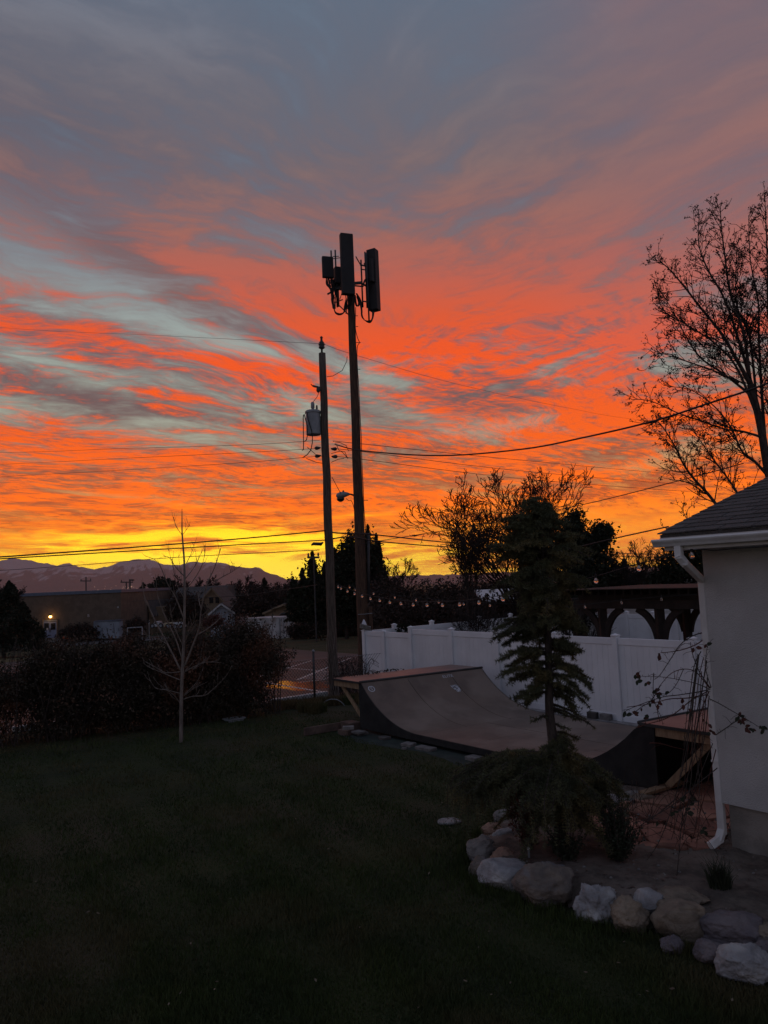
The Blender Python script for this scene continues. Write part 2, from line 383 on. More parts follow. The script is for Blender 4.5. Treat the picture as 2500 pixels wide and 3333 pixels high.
def lawn_mat():
    m = mat('lawn', (.034, .040, .012), (.021, .027, .009), rough=.95, scale=.9, bump=.9, bscale=70, detail=9, c3=(.046, .040, .020), s3=.35)
    return m
M['lawn'] = lawn_mat()
g = MB(); ps = [-9000, -2500, -600, -150, -60, -30, -15, 0, 15, 30, 60, 150, 600, 2500, 9000]
ids = {}
for j, (q, z) in enumerate(QS):
    for i, p in enumerate(ps):
        v = LP+LT*p+LQ*q; ids[i, j] = len(g.v); g.v.append((v.x, v.y, z))
for j in range(len(QS)-1):
    for i in range(len(ps)-1): g.f.append((ids[i, j], ids[i+1, j], ids[i+1, j+1], ids[i, j+1]))
struct(g.build('ground', M['lawn']))

def inpoly(x, y, P):
    c = False; j = len(P)-1
    for i in range(len(P)):
        if (P[i][1] > y) != (P[j][1] > y) and x < (P[j][0]-P[i][0])*(y-P[i][1])/(P[j][1]-P[i][1])+P[i][0]: c = not c
        j = i
    return c
def pdist(x, y, P, closed=True):
    best = 1e9
    for i in range(len(P) if closed else len(P)-1):
        ax, ay = P[i]; bx, by = P[(i+1) % len(P)]
        dx, dy = bx-ax, by-ay; t = max(0, min(1, ((x-ax)*dx+(y-ay)*dy)/(dx*dx+dy*dy+1e-12)))
        best = min(best, math.hypot(x-ax-t*dx, y-ay-t*dy))
    return best
A_, N_ = Vector((.612, -.791, 0)), Vector((.791, .612, 0))      # the plot's two directions
def PT(t, n, z=0.0): v = A_*t+N_*n; return Vector((v.x, v.y, z))

PZ = .135
PATIO = [tuple(gnd(*p, PZ)[:2]) for p in [(1870, 2640), (1905, 2700), (2030, 2745), (2150, 2765), (2350, 2775), (2420, 2640), (2400, 2500), (2160, 2575), (2010, 2612)]]
# soil bed behind the boulders
BED = [tuple(gnd(*p)[:2]) for p in [(1690, 2590), (1605, 2690), (1540, 2770), (1540, 2840), (1590, 2880), (1700, 2915), (1800, 2940), (1930, 2990), (2050, 3020), (2200, 3060), (2330, 3090), (2480, 3170), (2700, 3290), (3000, 3100), (2900, 2760), (2400, 2600), (2120, 2560), (1900, 2570)]]
def bedz(x, y):
    d = pdist(x, y, BED)
    return .14*min(1, d/.35)**.7+.02*math.sin(x*7+y*3)*math.sin(y*6-x*2)*min(1, d/.3)+.012*math.sin(x*23+y*11)*math.sin(y*19)
b = MB(); st = .06; bx0 = min(p[0] for p in BED); bx1 = min(5.2, max(p[0] for p in BED)); by0 = min(p[1] for p in BED); by1 = max(p[1] for p in BED)
nx, ny = int((bx1-bx0)/st)+2, int((by1-by0)/st)+2; vid = {}
for i in range(nx):
    for j in range(ny):
        x, y = bx0+i*st, by0+j*st
        if inpoly(x, y, BED) and not (inpoly(x, y, PATIO) and pdist(x, y, PATIO) > .08): vid[i, j] = len(b.v); b.v.append((x, y, .004+bedz(x, y)))
for (i, j) in list(vid):
    k = [(i, j), (i+1, j), (i+1, j+1), (i, j+1)]
    if all(q in vid for q in k): b.f.append(tuple(vid[q] for q in k))
struct(b.build('soil_bed', M['soil'], smooth=True))

# flagstone patio
def clip(poly, p, n):                          # keep the side where (x-p).n <= 0
    out = []
    for i in range(len(poly)):
        a, c = poly[i], poly[(i+1) % len(poly)]
        da, dc = (a[0]-p[0])*n[0]+(a[1]-p[1])*n[1], (c[0]-p[0])*n[0]+(c[1]-p[1])*n[1]
        if da <= 0: out.append(a)
        if (da < 0 < dc) or (dc < 0 < da):
            t = da/(da-dc); out.append((a[0]+(c[0]-a[0])*t, a[1]+(c[1]-a[1])*t))
    return out
pb = MB(); pb.prism([(x, y, PZ-.25) for x, y in PATIO], (0, 0, .20))
patio = struct(pb.build('patio', M['soil']))
rs = random.Random(11); sites = []
cx0, cx1 = min(p[0] for p in PATIO), max(p[0] for p in PATIO); cy0, cy1 = min(p[1] for p in PATIO), max(p[1] for p in PATIO)
tries = 0
while len(sites) < 46 and tries < 6000:
    tries += 1; s = (rs.uniform(cx0-.3, cx1+.3), rs.uniform(cy0-.3, cy1+.3))
    if all(math.hypot((s[0]-q[0]), (s[1]-q[1])*1.1) > .36 for q in sites): sites.append(s)
cen = (sum(p[0] for p in PATIO)/len(PATIO), sum(p[1] for p in PATIO)/len(PATIO))
for s in sites:
    cell = [(s[0]-2, s[1]-2), (s[0]+2, s[1]-2), (s[0]+2, s[1]+2), (s[0]-2, s[1]+2)]
    for q in sites:
        if q is s: continue
        dx, dy = q[0]-s[0], q[1]-s[1]; L = math.hypot(dx, dy); gp = rs.uniform(.016, .04)
        cell = clip(cell, (s[0]+dx*.5-dx/L*gp, s[1]+dy*.5-dy/L*gp), (dx/L, dy/L))
        if len(cell) < 3: break
    if len(cell) < 3: continue
    for i in range(len(PATIO)):                # stay inside the patio edge, raggedly
        a, c = PATIO[i], PATIO[(i+1) % len(PATIO)]; nx_, ny_ = c[1]-a[1], -(c[0]-a[0]); L = math.hypot(nx_, ny_); nx_, ny_ = nx_/L, ny_/L
        if (cen[0]-a[0])*nx_+(cen[1]-a[1])*ny_ > 0: nx_, ny_ = -nx_, -ny_
        r_ = rs.uniform(0, .10); cell = clip(cell, (a[0]+nx_*r_-nx_*.05, a[1]+ny_*r_-ny_*.05), (nx_, ny_))
        if len(cell) < 3: break
    if len(cell) < 3: continue
    ar = abs(sum(cell[i][0]*cell[(i+1) % len(cell)][1]-cell[(i+1) % len(cell)][0]*cell[i][1] for i in range(len(cell))))/2
    if ar < .015: continue
    pts = []                                   # knock the corners and wobble the edges
    for i in range(len(cell)):
        a, c = cell[i], cell[(i+1) % len(cell)]
        for f in (.12, .5, .88): pts.append((a[0]+(c[0]-a[0])*f+rs.uniform(-.008, .008), a[1]+(c[1]-a[1])*f+rs.uniform(-.008, .008)))
    z0 = PZ+rs.uniform(-.014, .03); tx, ty = rs.uniform(-.035, .035), rs.uniform(-.035, .035)
    MB().prism([(x, y, z0-.055+(x-s[0])*tx+(y-s[1])*ty) for x, y in pts], (0, 0, .055)).build('flagstone', M['flagstone'], patio, bevel=.006)

# ramp footing strip, car park, kerb, markings
RC = Vector((-.68, 16.85, 0)); RW = Vector((2.92, 1.72, 0)); RL = 7.12           # skate ramp: near left corner, width vector, length along A_
def PR(t, s, z=0.0): v = RC+A_*t+RW*s; return Vector((v.x, v.y, z))
M['turf'] = mat('turf', (.040, .052, .044), (.026, .034, .030), rough=.95, scale=3, bump=.6, bscale=90)
rs = random.Random(3); sp = []
for i in range(24):
    t = -.35+i*.33; sp.append(PR(t, -.155-.05*math.sin(t*1.7)-rs.uniform(0, .025), .004))
tb = MB(); n = len(sp)
for i in range(n): tb.v.append(tuple(sp[i])); tb.v.append(tuple(PR(-.35+i*.33, 1.12, .004)))
for i in range(n-1): tb.f.append((2*i, 2*i+2, 2*i+3, 2*i+1))
struct(tb.build('turf_strip', M['turf']))
lot = MB(); lot.poly(onq(-70, .5, .004), onq(9, .5, .004), onq(9, 47, .004), onq(-70, 47, .004)); struct(lot.build('car_park', M['asphalt']))
gl = MB(); gl.poly(onq(-70, 47.2, .008), onq(9, 47.2, .008), onq(9, 60, .008), onq(-70, 60, .008))
M['dry_verge'] = mat('dry_verge', (.10, .085, .035), (.06, .052, .024), rough=1, scale=.8, bump=.5); struct(gl.build('verge', M['dry_verge']))
M['road'] = mat('road', (.075, .07, .07), (.055, .05, .05), rough=.6, scale=.5)
rd = MB(); rd.poly(onq(-140, 74, .05), onq(9, 74, .05), onq(9, 84, .05), onq(-140, 84, .05)); struct(rd.build('road', M['road']))
# pale path before the school door
pp = MB(); pp.poly(*[gpt(*p, .03) for p in [(150, 2104), (330, 2096), (365, 2091), (190, 2097)]]); struct(pp.build('path', M['concrete']))
k = MB()
ka, kb = gpt(40, 2384), gpt(210, 2362); k.beam(ka+Vector((0, 0, .07)), kb+Vector((0, 0, .07)), .16, .15)
ka, kb = gpt(884, 2296), gpt(1064, 2268); k.beam(ka+Vector((0, 0, .08)), kb+Vector((0, 0, .08)), .18, .17)
struct(k.build('kerb', M['road_paint'], bevel=.015))
def line_mb(mb, a, c, w, dz=.008):
    a, c = gpt(*a), gpt(*c); d = (c-a); d.z = 0; d.normalize(); s = Vector((d.y, -d.x, 0))*w/2; L = (c-a).length; n = max(2, int(L/.6)); rr = random.Random(int(a.x*991))
    pr = None
    for i in range(n+1):
        p = a+(c-a)*i/n; e = s*rr.uniform(.86, 1.08); q = (Vector((*(p+e)[:2], gz(*(p+e)[:2])+dz)), Vector((*(p-e)[:2], gz(*(p-e)[:2])+dz)))
        if pr: mb.poly(pr[0], pr[1], q[1], q[0])
        pr = q
marks = MB()
for a, c, w in [((800, 2216), (1023, 2148), .12), ((944, 2175), (1076, 2187), .12), ((969, 2213), (1140, 2142), .16), ((971, 2222), (1075, 2210), .12), ((700, 2196), (1060, 2254), .14), ((40, 2316), (420, 2262), .12), ((20, 2290), (330, 2255), .12)]:
    line_mb(marks, a, c, w)
for i in range(7):
    x0, y0 = 1030-i*10, 2189+i*3.6; line_mb(marks, (x0, y0), (1150, y0-1-i*.3), .09)
struct(marks.build('parking_lines', M['road_paint']))
pd = MB(); cpt = gpt(985, 2232); rs = random.Random(5)
ring = []
for i in range(40):
    t = 2*math.pi*i/40; px_ = 975+105*math.cos(t)*(1+.15*math.sin(3*t)+.07*math.sin(8*t+1)); py_ = 2231+15*math.sin(t)*(1+.2*math.sin(5*t))
    ring.append(gpt(px_, py_, .006))
pd.poly(*ring); struct(pd.build('puddle', M['puddle']))

# ---------------------------------------------------------------- hills beyond the valley
RIDGE = [(-900, 1860), (-600, 1835), (-300, 1842), (-120, 1826), (0, 1823), (30, 1818), (75, 1820), (130, 1832), (180, 1840), (230, 1834), (260, 1845), (315, 1852), (350, 1842), (400, 1828), (440, 1821), (480, 1820), (520, 1833), (560, 1842), (600, 1835), (635, 1826), (665, 1832), (700, 1827), (740, 1836), (790, 1847), (840, 1848), (880, 1867), (930, 1884), (975, 1888), (1050, 1884), (1150, 1880), (1300, 1874), (1500, 1868), (1800, 1857), (2100, 1845), (2400, 1834), (2800, 1816), (3400, 1800)]
def mountains():
    mb = MB(); YR = 8500.0; cols = 420; rows = 26; rs = random.Random(2)
    ph = [(rs.uniform(.004, .03), rs.uniform(0, 6.3)) for _ in range(14)]
    for i in range(cols+1):
        px = -900+(4300*i/cols)
        for (xa, ya), (xb, yb) in zip(RIDGE, RIDGE[1:]):
            if xa <= px <= xb: py = ya+(yb-ya)*(px-xa)/(xb-xa); break
        py += 1.6*math.sin(px*.11)+1.1*math.sin(px*.27+1)+.8*math.sin(px*.63+2)+.5*math.sin(px*1.3)
        top = atY(px, py, YR); fx = (px-CX)/F
        for j in range(rows+1):
            f = j/rows; y = 5600+(YR-5600)*f
            sp_ = sum(math.sin(px*a*(1.0)+b+f*3*math.sin(b)) for a, b in ph)/6
            h = -48+(top.z+48)*(f**1.35)*(1+.16*sp_*(1-f)*f*3)
            x = top.x*(y/YR)
            mb.v.append((x, y, max(-52, h) if j else -60))
    for i in range(cols):
        for j in range(rows):
            a = i*(rows+1)+j; mb.f.append((a, a+rows+1, a+rows+2, a+1))
    m = bpy.data.materials.new('mountain'); m.use_nodes = True; t = m.node_tree; b = t.nodes['Principled BSDF']; b.inputs['Roughness'].default_value = 1
    g = t.nodes.new('ShaderNodeNewGeometry'); s = t.nodes.new('ShaderNodeSeparateXYZ'); t.links.new(g.outputs['Position'], s.inputs[0])
    x, y, z = (N(t, s.outputs[i]) for i in range(3))
    n = noise(t, vec(t, x*.016+z*.02, y*.0022, z*.003), 1.0, 6, .6)
    sn = ((z-135)*.0045+(n-.5)*3.2).smooth(.28, .55)
    n2 = noise(t, vec(t, x*.004, y*.004, z*.01), 1, 5, .6)
    t.links.new(mixc(t, sn*.5, mixc(t, n2, (.11, .065, .056, 1), (.19, .115, .10, 1)), (.62, .55, .56, 1)), b.inputs['Base Color'])
    o = mb.build('mountains', m, smooth=True); return struct(o)
mountains()
M['city_glow'] = bpy.data.materials.new('city_glow'); M['city_glow'].use_nodes = True
_b = M['city_glow'].node_tree.nodes['Principled BSDF']; _b.inputs['Emission Color'].default_value = lin((255, 190, 140)); _b.inputs['Emission Strength'].default_value = .7
cl = MB(); rs = random.Random(4)
for i in range(70):
    px = rs.choice([rs.uniform(396, 450), rs.uniform(396, 450), rs.uniform(200, 380)]); py = rs.uniform(1906, 1936)-(px-400)*.02
    p = atY(px, py, 5200+rs.uniform(-300, 0)); s = rs.uniform(.7, 1.7)
    cl.box(p.x-s, p.x+s, p.y-s, p.y+s, p.z-s, p.z+s)
stuff(tag(cl.build('city_lights', M['city_glow']), 'tiny city lights scattered along the foot of the far mountains', 'city lights'))
# air: even pale haze over the valley
HAZE = 5.5e-5
hz = MB(); hz.box(-9500, 9500, -420, 13000, -62, 400)
hm = bpy.data.materials.new('haze'); hm.use_nodes = True; t = hm.node_tree; t.nodes.clear()
pv = t.nodes.new('ShaderNodeVolumePrincipled'); pv.inputs['Color'].default_value = (.95, .74, .70, 1); pv.inputs['Density'].default_value = HAZE; pv.inputs['Anisotropy'].default_value = .35
ot = t.nodes.new('ShaderNodeOutputMaterial'); t.links.new(pv.outputs[0], ot.inputs['Volume'])
hazeo = stuff(hz.build('haze', hm))

# ---------------------------------------------------------------- mini ramp for skating
def proj(p):
    q = Vector(p)-EYE; z = q.dot(_f); return CX+F*q.dot(_r)/z, CY-F*q.dot(_u)/z
Z0, ZC, LT_ = .20, 1.08, 1.95
RR = (LT_**2+(ZC-Z0)**2)/(2*(ZC-Z0))
def rz(t):
    if t < 0 or t > RL: return ZC
    d = LT_-t if t < LT_ else (t-(RL-LT_) if t > RL-LT_ else 0)
    return Z0+RR-math.sqrt(RR*RR-d*d)
ramp_o = thing('skate_ramp', 'brown wooden mini halfpipe ramp with dark plywood sides beside the white fence', 'skate ramp', PR(3.5, .5))
def sheet(t0, t1, s0, s1, th=.018, seg=14):
    mb = MB(); n = seg if (t0 < LT_ or t1 > RL-LT_) else 1
    for i in range(n+1):
        t = t0+(t1-t0)*i/n; e = .02; dz = (rz(t+e)-rz(t-e))/(2*e) if 0 < t-e and t+e < RL else 0
        nz = Vector((-A_.x*dz, -A_.y*dz, 1)).normalized()*th
        for s in (s0, s1):
            p = PR(t, s, rz(t)); mb.v += [tuple(p-nz), tuple(p)]
    for i in range(n):
        a = 4*i; mb.f += [(a+1, a+5, a+7, a+3), (a, a+2, a+6, a+4), (a, a+4, a+5, a+1), (a+2, a+3, a+7, a+6)]
    e = 4*n; mb.f += [(0, 1, 3, 2), (e, e+2, e+3, e+1)]
    mb.build('ramp_sheet', M['ramp_face'], ramp_o, smooth=False)
SS = [(0, .356), (.360, .712), (.716, 1.0)]
for a, c in SS:
    sheet(.012, LT_-.003, a, c); sheet(RL-LT_+.003, RL-.012, a, c)
for i, (a, c) in enumerate([(0, .52), (.524, 1.0)]):
    o = [0, .35][i]; sheet(LT_+.003, LT_+1.35-o, a, c); sheet(LT_+1.356-o, RL-LT_-.003, a, c)
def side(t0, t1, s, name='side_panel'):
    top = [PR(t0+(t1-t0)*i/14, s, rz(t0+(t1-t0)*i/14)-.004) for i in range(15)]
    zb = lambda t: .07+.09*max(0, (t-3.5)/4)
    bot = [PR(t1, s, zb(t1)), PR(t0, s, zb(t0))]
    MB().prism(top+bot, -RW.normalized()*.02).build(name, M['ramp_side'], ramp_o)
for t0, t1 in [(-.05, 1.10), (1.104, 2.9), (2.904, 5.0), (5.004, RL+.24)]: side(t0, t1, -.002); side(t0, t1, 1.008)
for t0, t1 in [(-1.12, .0), (RL, RL+1.12)]:
    d = MB(); d.prism([PR(t0, -.008, ZC-.022), PR(t1, -.008, ZC-.022), PR(t1, 1.01, ZC-.022), PR(t0, 1.01, ZC-.022)], (0, 0, .03)); d.build('deck', M['ramp_top'], ramp_o, bevel=.003)
    e = MB(); e.beam(PR(t0+.02, -.013, ZC-.012), PR(t1-.01, -.013, ZC-.012), .012, .045); e.build('deck_edging', M['dark_metal'], ramp_o)
    w = RW.normalized()
    f = MB(); f.beam(PR(t0+.03, .004, ZC-.095), PR(t1-(.06 if t0 < 0 else .03), .004, ZC-.095), .038, .14); f.build('deck_beam', M['lumber'], ramp_o, bevel=.004)
    f = MB(); f.beam(PR(t0+.03, .99, ZC-.095), PR(t1-.03, .99, ZC-.095), .038, .14); f.build('deck_beam', M['lumber'], ramp_o)
    oe = t0+.02 if t0 < 0 else t1-.02
    f = MB(); f.beam(PR(oe, .02, ZC-.095), PR(oe, .98, ZC-.095), .038, .14); f.build('deck_beam', M['lumber'], ramp_o)
    for s in (.36, .68):
        f = MB(); f.beam(PR(t0+.05, s, ZC-.095), PR(t1-.05, s, ZC-.095), .038, .14); f.build('joist', M['lumber'], ramp_o)
    for s in (.03, .97):
        f = MB(); a, c = ((t0+.22, t1-.06) if t0 < 0 else (t1-.12, t0+.30))
        f.beam(PR(a, s, ZC-.17), PR(c, s, .20), .038, .10); f.build('diagonal_brace', M['lumber'], ramp_o, bevel=.004)
f = MB(); f.beam(PR(RL+.26, .005, .16), PR(RL+.26, .995, .16), .02, .01); f.build('sill_strip', M['ramp_side'], ramp_o)
for tt in (.0, RL):
    c = MB(); c.tube([PR(tt, -.012, ZC+.004), PR(tt, 1.012, ZC+.004)], .028, 10); c.build('coping_pipe', M['dark_metal'], ramp_o, smooth=True)
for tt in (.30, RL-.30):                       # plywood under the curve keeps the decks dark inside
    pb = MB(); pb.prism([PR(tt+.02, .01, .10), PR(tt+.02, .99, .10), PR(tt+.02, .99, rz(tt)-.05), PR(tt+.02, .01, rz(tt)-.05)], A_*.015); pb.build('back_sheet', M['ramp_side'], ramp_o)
def ramp_hit(px, py):
    best = (1e9, 0, 0)
    for i in range(241):
        t = .02+i*2.0/240
        for j in range(101):
            s = j/100; q = proj(PR(t, s, rz(t))); d = (q[0]-px)**2+(q[1]-py)**2
            if d < best[0]: best = (d, t, s)
    return best[1], best[2]
def ramp_frame(px, py):
    t, s = ramp_hit(px, py); p = PR(t, s, rz(t)); ux = RW.normalized(); dz = (rz(t+.02)-rz(t-.02))/.04
    uy = Vector((-A_.x, -A_.y, -dz)).normalized(); uy = (uy-ux*uy.dot(ux)).normalized(); return p+ux.cross(uy)*.003, ux, uy
p, ux, uy = ramp_frame(1210, 2242); nn = ux.cross(uy); rb = MB(); r0, r1 = .062, .083
for i in range(28):
    a, c = 2*math.pi*i/28, 2*math.pi*(i+1)/28; P_ = lambda r, t: p+ux*math.cos(t)*r+uy*math.sin(t)*r
    rb.poly(P_(r0, a), P_(r1, a), P_(r1, c), P_(r0, c))
rb.build('round_sticker', M['sticker'], ramp_o); text_mb('S', .115, p, ux, uy).build('sticker_lettering', M['sticker'], ramp_o)
p, ux, uy = ramp_frame(1458, 2200); text_mb('ELITE', .105, p, ux*1.25, uy).build('sticker_lettering', M['sticker'], ramp_o)
p, ux, uy = ramp_frame(1487, 2241); rs = random.Random(8); sb = MB(); out = []
for i in range(22):
    t = 2*math.pi*i/22; r = (.10+.02*math.sin(3*t)+rs.uniform(-.012, .012)); out.append(p+ux*math.cos(t)*r*.85+uy*math.sin(t)*r*2.2+ux*math.sin(t)*-.05)
sb.poly(*out); M['torn_sticker'] = mat('torn_sticker', (.55, .55, .58), (.09, .08, .08), rough=.7, scale=34, lo=.45, hi=.55, detail=3); sb.build('torn_sticker', M['torn_sticker'], ramp_o)

# blocks, bricks and boards by the ramp
def slab(name, px, py, w, d, h, m, label, cat, rot=0.0, z=0.0, group=None):
    c = gnd(px, py, z); ax = (A_*math.cos(rot)+N_*math.sin(rot)); ay = Vector((-ax.y, ax.x, 0))
    o = MB().obb(c+Vector((0, 0, h/2)), ax*w/2, ay*d/2, (0, 0, h/2)).build(name, m, bevel=.006)
    return tag(o, label, cat, group)
slab('paving_block', 1172, 2390, .30, .26, .05, M['block'], 'pale paving block on the ground under the left corner of the ramp', 'paving block')
slab('paving_block', 1168, 2386, .26, .22, .045, M['block'], 'pale paving block resting on another under the left ramp corner', 'paving block', .12, .055)
slab('paving_block', 1252, 2406, .22, .20, .055, M['dark_block'], 'small dark block under the seam of the ramp side', 'paving block')
slab('paving_block', 1330, 2428, .24, .22, .06, M['block'], 'smaller of the two pale paving slabs jutting from under the ramp side', 'paving block', .25)
slab('paving_block', 1386, 2441, .42, .20, .06, M['block'], 'long pale paving slab jutting from under the middle of the ramp side', 'paving block', .1)
slab('paving_block', 1543, 2474, .26, .22, .07, M['block'], 'brownish block under the ramp side nearest the conifer', 'paving block')
slab('stone', 1316, 2440, .10, .07, .04, M['block'], 'small loose grey stone beside the ramp slabs', 'stone', .5)
slab('timber_box', 1142, 2378, .38, .30, .20, M['old_lumber'], 'dark reddish timber block wedged against the left end of the ramp', 'timber')
slab('timber_offcut', 1125, 2392, .28, .2, .12, M['old_lumber'], 'reddish timber offcut lying in front of the dark timber block', 'timber', .3)
slab('brick', 1134, 2374, .24, .11, .07, M['block'], 'pale brick on top of the dark timber block by the ramp', 'brick', .9, .20)
a, c = gnd(990, 2396), gnd(1122, 2374); bb = MB(); bb.beam(a+Vector((0, 0, .09)), c+Vector((0, 0, .09)), .045, .17)
tag(bb.build('garden_board', M['old_lumber'], bevel=.005), 'long weathered board on edge lying in the grass left of the ramp', 'board')
slab('kerb_brick', 1930, 2338, .24, .12, .14, M['dark_block'], 'darker of two blocks on the strip at the foot of the white fence', 'brick', 0, .06)
slab('kerb_brick', 1973, 2343, .26, .12, .13, M['block'], 'paler of two blocks on the strip at the foot of the white fence', 'brick', 0, .06)
a, c = gnd(2092, 2590, .16), gnd(2218, 2552, .16); bb = MB(); bb.beam(a+Vector((0, 0, .03)), c+Vector((0, 0, .03)), .14, .045)
tag(bb.build('plank', M['lumber'], bevel=.004), 'loose wooden plank lying on the red flagstones under the ramp deck', 'plank')
c = gnd(1462, 2678, .004); st_ = MB(); rs = random.Random(2); pts = [c+Vector((.17*math.cos(t)*rs.uniform(.85, 1.1), .13*math.sin(t)*rs.uniform(.85, 1.1), 0)) for t in [i*.524 for i in range(12)]]
st_.prism(pts, (0, 0, .035)); tag(st_.build('stepping_stone', M['concrete'], bevel=.01), 'flat pale stepping stone set in the lawn left of the conifer', 'stone')
c = gnd(762, 2346); gt = thing('drain_grate', 'small pale metal grate lying on the grass before the hedge', 'grate', c)
fr = MB()
for s in (-1, 1): fr.obb(c+A_*.15*s+Vector((0, 0, .06)), A_*.014, N_*.24, (0, 0, .012)); fr.obb(c+N_*.24*s+Vector((0, 0, .06)), A_*.15, N_*.014, (0, 0, .012))
fr.build('frame', M['grey_metal'], gt)
for k in range(-2, 3): MB().obb(c+N_*.09*k+Vector((0, 0, .055)), A_*.15, N_*.008, (0, 0, .01)).build('bar', M['grey_metal'], gt)
for s in (-1, 1): MB().obb(c+A_*.12*s+Vector((0, 0, .024)), A_*.02, N_*.2, (0, 0, .024)).build('foot', M['grey_metal'], gt)

# ---------------------------------------------------------------- white vinyl fences
def vinyl(name, label, p_of, us, heights, posts_h, wdir, ndir, cap=True):
    o = thing(name, label, 'fence', p_of((us[0]+us[-1])/2)); pm = cm = bm = None
    for i, u in enumerate(us):
        h = posts_h[i]; b = p_of(u)
        mb = MB(); mb.obb(b+Vector((0, 0, h/2)), wdir*.064, ndir*.064, (0, 0, h/2)); po = mb.build('post', M['vinyl'], o, bevel=.006)
        cb = MB(); tz = b.z+h; cb.obb(b+Vector((0, 0, h+.012)), wdir*.076, ndir*.076, (0, 0, .012))
        q = [b+wdir*.07*a+ndir*.07*c+Vector((0, 0, h+.024)) for a, c in ((-1, -1), (1, -1), (1, 1), (-1, 1))]
        cb.add(q+[b+Vector((0, 0, h+.06))], [(0, 1, 4), (1, 2, 4), (2, 3, 4), (3, 0, 4)])
        if cap: cb.build('post_cap', M['vinyl'], po)
    src = None
    for i in range(len(us)-1):
        a, c = us[i], us[i+1]; h = heights[i]; pa, pc = p_of(a)+wdir*.064, p_of(c)-wdir*.064; L = (pc-pa).length
        for z0, z1 in ((h-.15, h), (.05, .20)):
            MB().obb((pa+pc)/2+Vector((0, 0, (z0+z1)/2)), (pc-pa)/2, ndir*.026, (0, 0, (z1-z0)/2)).build('rail', M['vinyl'], o, bevel=.005)
        n = max(3, round(L/.155)); w = L/n; zz = (h+.05)/2; bh = h-.33
        for k in range(n):
            m_ = pa+(pc-pa)*((k+.5)/n)+Vector((0, 0, zz))
            R3 = Matrix((( (wdir*1).x, ndir.x, 0, m_.x), (wdir.y, ndir.y, 0, m_.y), (0, 0, 1, m_.z), (0, 0, 0, 1)))
            if src is None:
                me = bpy.data.meshes.new('board'); x, y, z = .5, .011, .5; e = .02
                vs = [(-x, -y+.005, -z), (-x+e, -y, -z), (x-e, -y, -z), (x, -y+.005, -z), (x, y, -z), (-x, y, -z)]
                vs += [(vx, vy, z) for vx, vy, _ in vs]
                me.from_pydata(vs, [], [(5, 4, 3, 2, 1, 0), (6, 7, 8, 9, 10, 11)]+[(j, (j+1) % 6, 6+(j+1) % 6, 6+j) for j in range(6)]); me.materials.append(M['vinyl'])
                src = bpy.data.objects.new('board', me); COL.objects.link(src); src.parent = o; ORG[src.name] = ORG[o.name]; b_ = src
            else: b_ = bpy.data.objects.new('board', src.data); COL.objects.link(b_); b_.parent = o
            b_.matrix_local = Matrix.Translation(-ORG[o.name]) @ R3 @ Matrix.Diagonal((w-.004, 1, bh, 1))
    return o
FN = 14.07
ft = lambda px, py: onpl(px, py, PT(0, FN), N_).dot(A_)
us = [ft(1186, 2050), ft(1250, 2055), ft(1337, 2040), ft(1469, 2045), ft(1618, 2050), ft(1800, 2070), ft(2004, 2080), ft(2254, 2090)]; us += [us[-1]+1.85, us[-1]+3.7]
main_fence = vinyl('vinyl_fence', 'long white vinyl privacy fence running behind the skate ramp to the house', lambda u: PT(u, FN), us, [1.74, 1.74]+[1.86]*7, [1.74, 1.74]+[1.90]*8, A_, -N_)
bt = us[0]-.02
bn = lambda px, py: onpl(px, py, PT(bt, 0), A_).dot(N_)
un = [FN+.14, bn(1283, 2040), bn(1405, 2034), bn(1560, 2030), bn(1662, 2024)]; un += [un[-1]+2.0, un[-1]+4.0]
vinyl('vinyl_fence', 'white vinyl fence leaving the far corner behind the long fence, seen over its top', lambda u: PT(bt, u), un, [1.74]*6, [1.84]*7, N_, A_)
un2 = lambda px, py: onpl(px, py, PT(0, 22.6), N_).dot(A_)
u3 = [un2(1880, 2005), un2(2040, 1998), un2(2125, 1993), un2(2200, 1990), un2(2300, 1985)]
vinyl('vinyl_fence', 'white vinyl fence at the back of the neighbouring yard behind the dark pergola', lambda u: PT(u, 22.6), u3, [1.80]*4, [1.86]*5, A_, -N_)
ks = MB(); ks.beam(PT(us[2], FN-.10, .03), PT(us[-1], FN-.10, .03), .22, .06); ks.build('footing', M['concrete'], main_fence, bevel=.01)
# ornament on the corner post
c = PT(us[0], FN, 1.80); fo = thing('fence_ornament', 'white pointed finial wrapped in grey rope on the corner post of the fence', 'ornament', c)
MB().lathe(c+Vector((0, 0, .05)), [(.03, 0), (.085, .05), (.085, .09), (.055, .17), (.02, .235), (.004, .26)], 12).build('finial', M['finial'], fo, smooth=True)
for i in range(3):
    rb = MB(); z = .01+i*.045
    rb.tube([c+Vector((-.13+.01*i, -.03, z+.05)), c+Vector((-.06, -.10, z+.035)), c+Vector((.05, -.11, z)), c+Vector((.17, -.06-.01*i, z-.03-.01*i)), c+Vector((.24-.05*i, .0, z-.06+.02*i))], [.03, .034, .034, .03, .018], 8)
    rb.build('rope', M['rope'], fo, smooth=True)

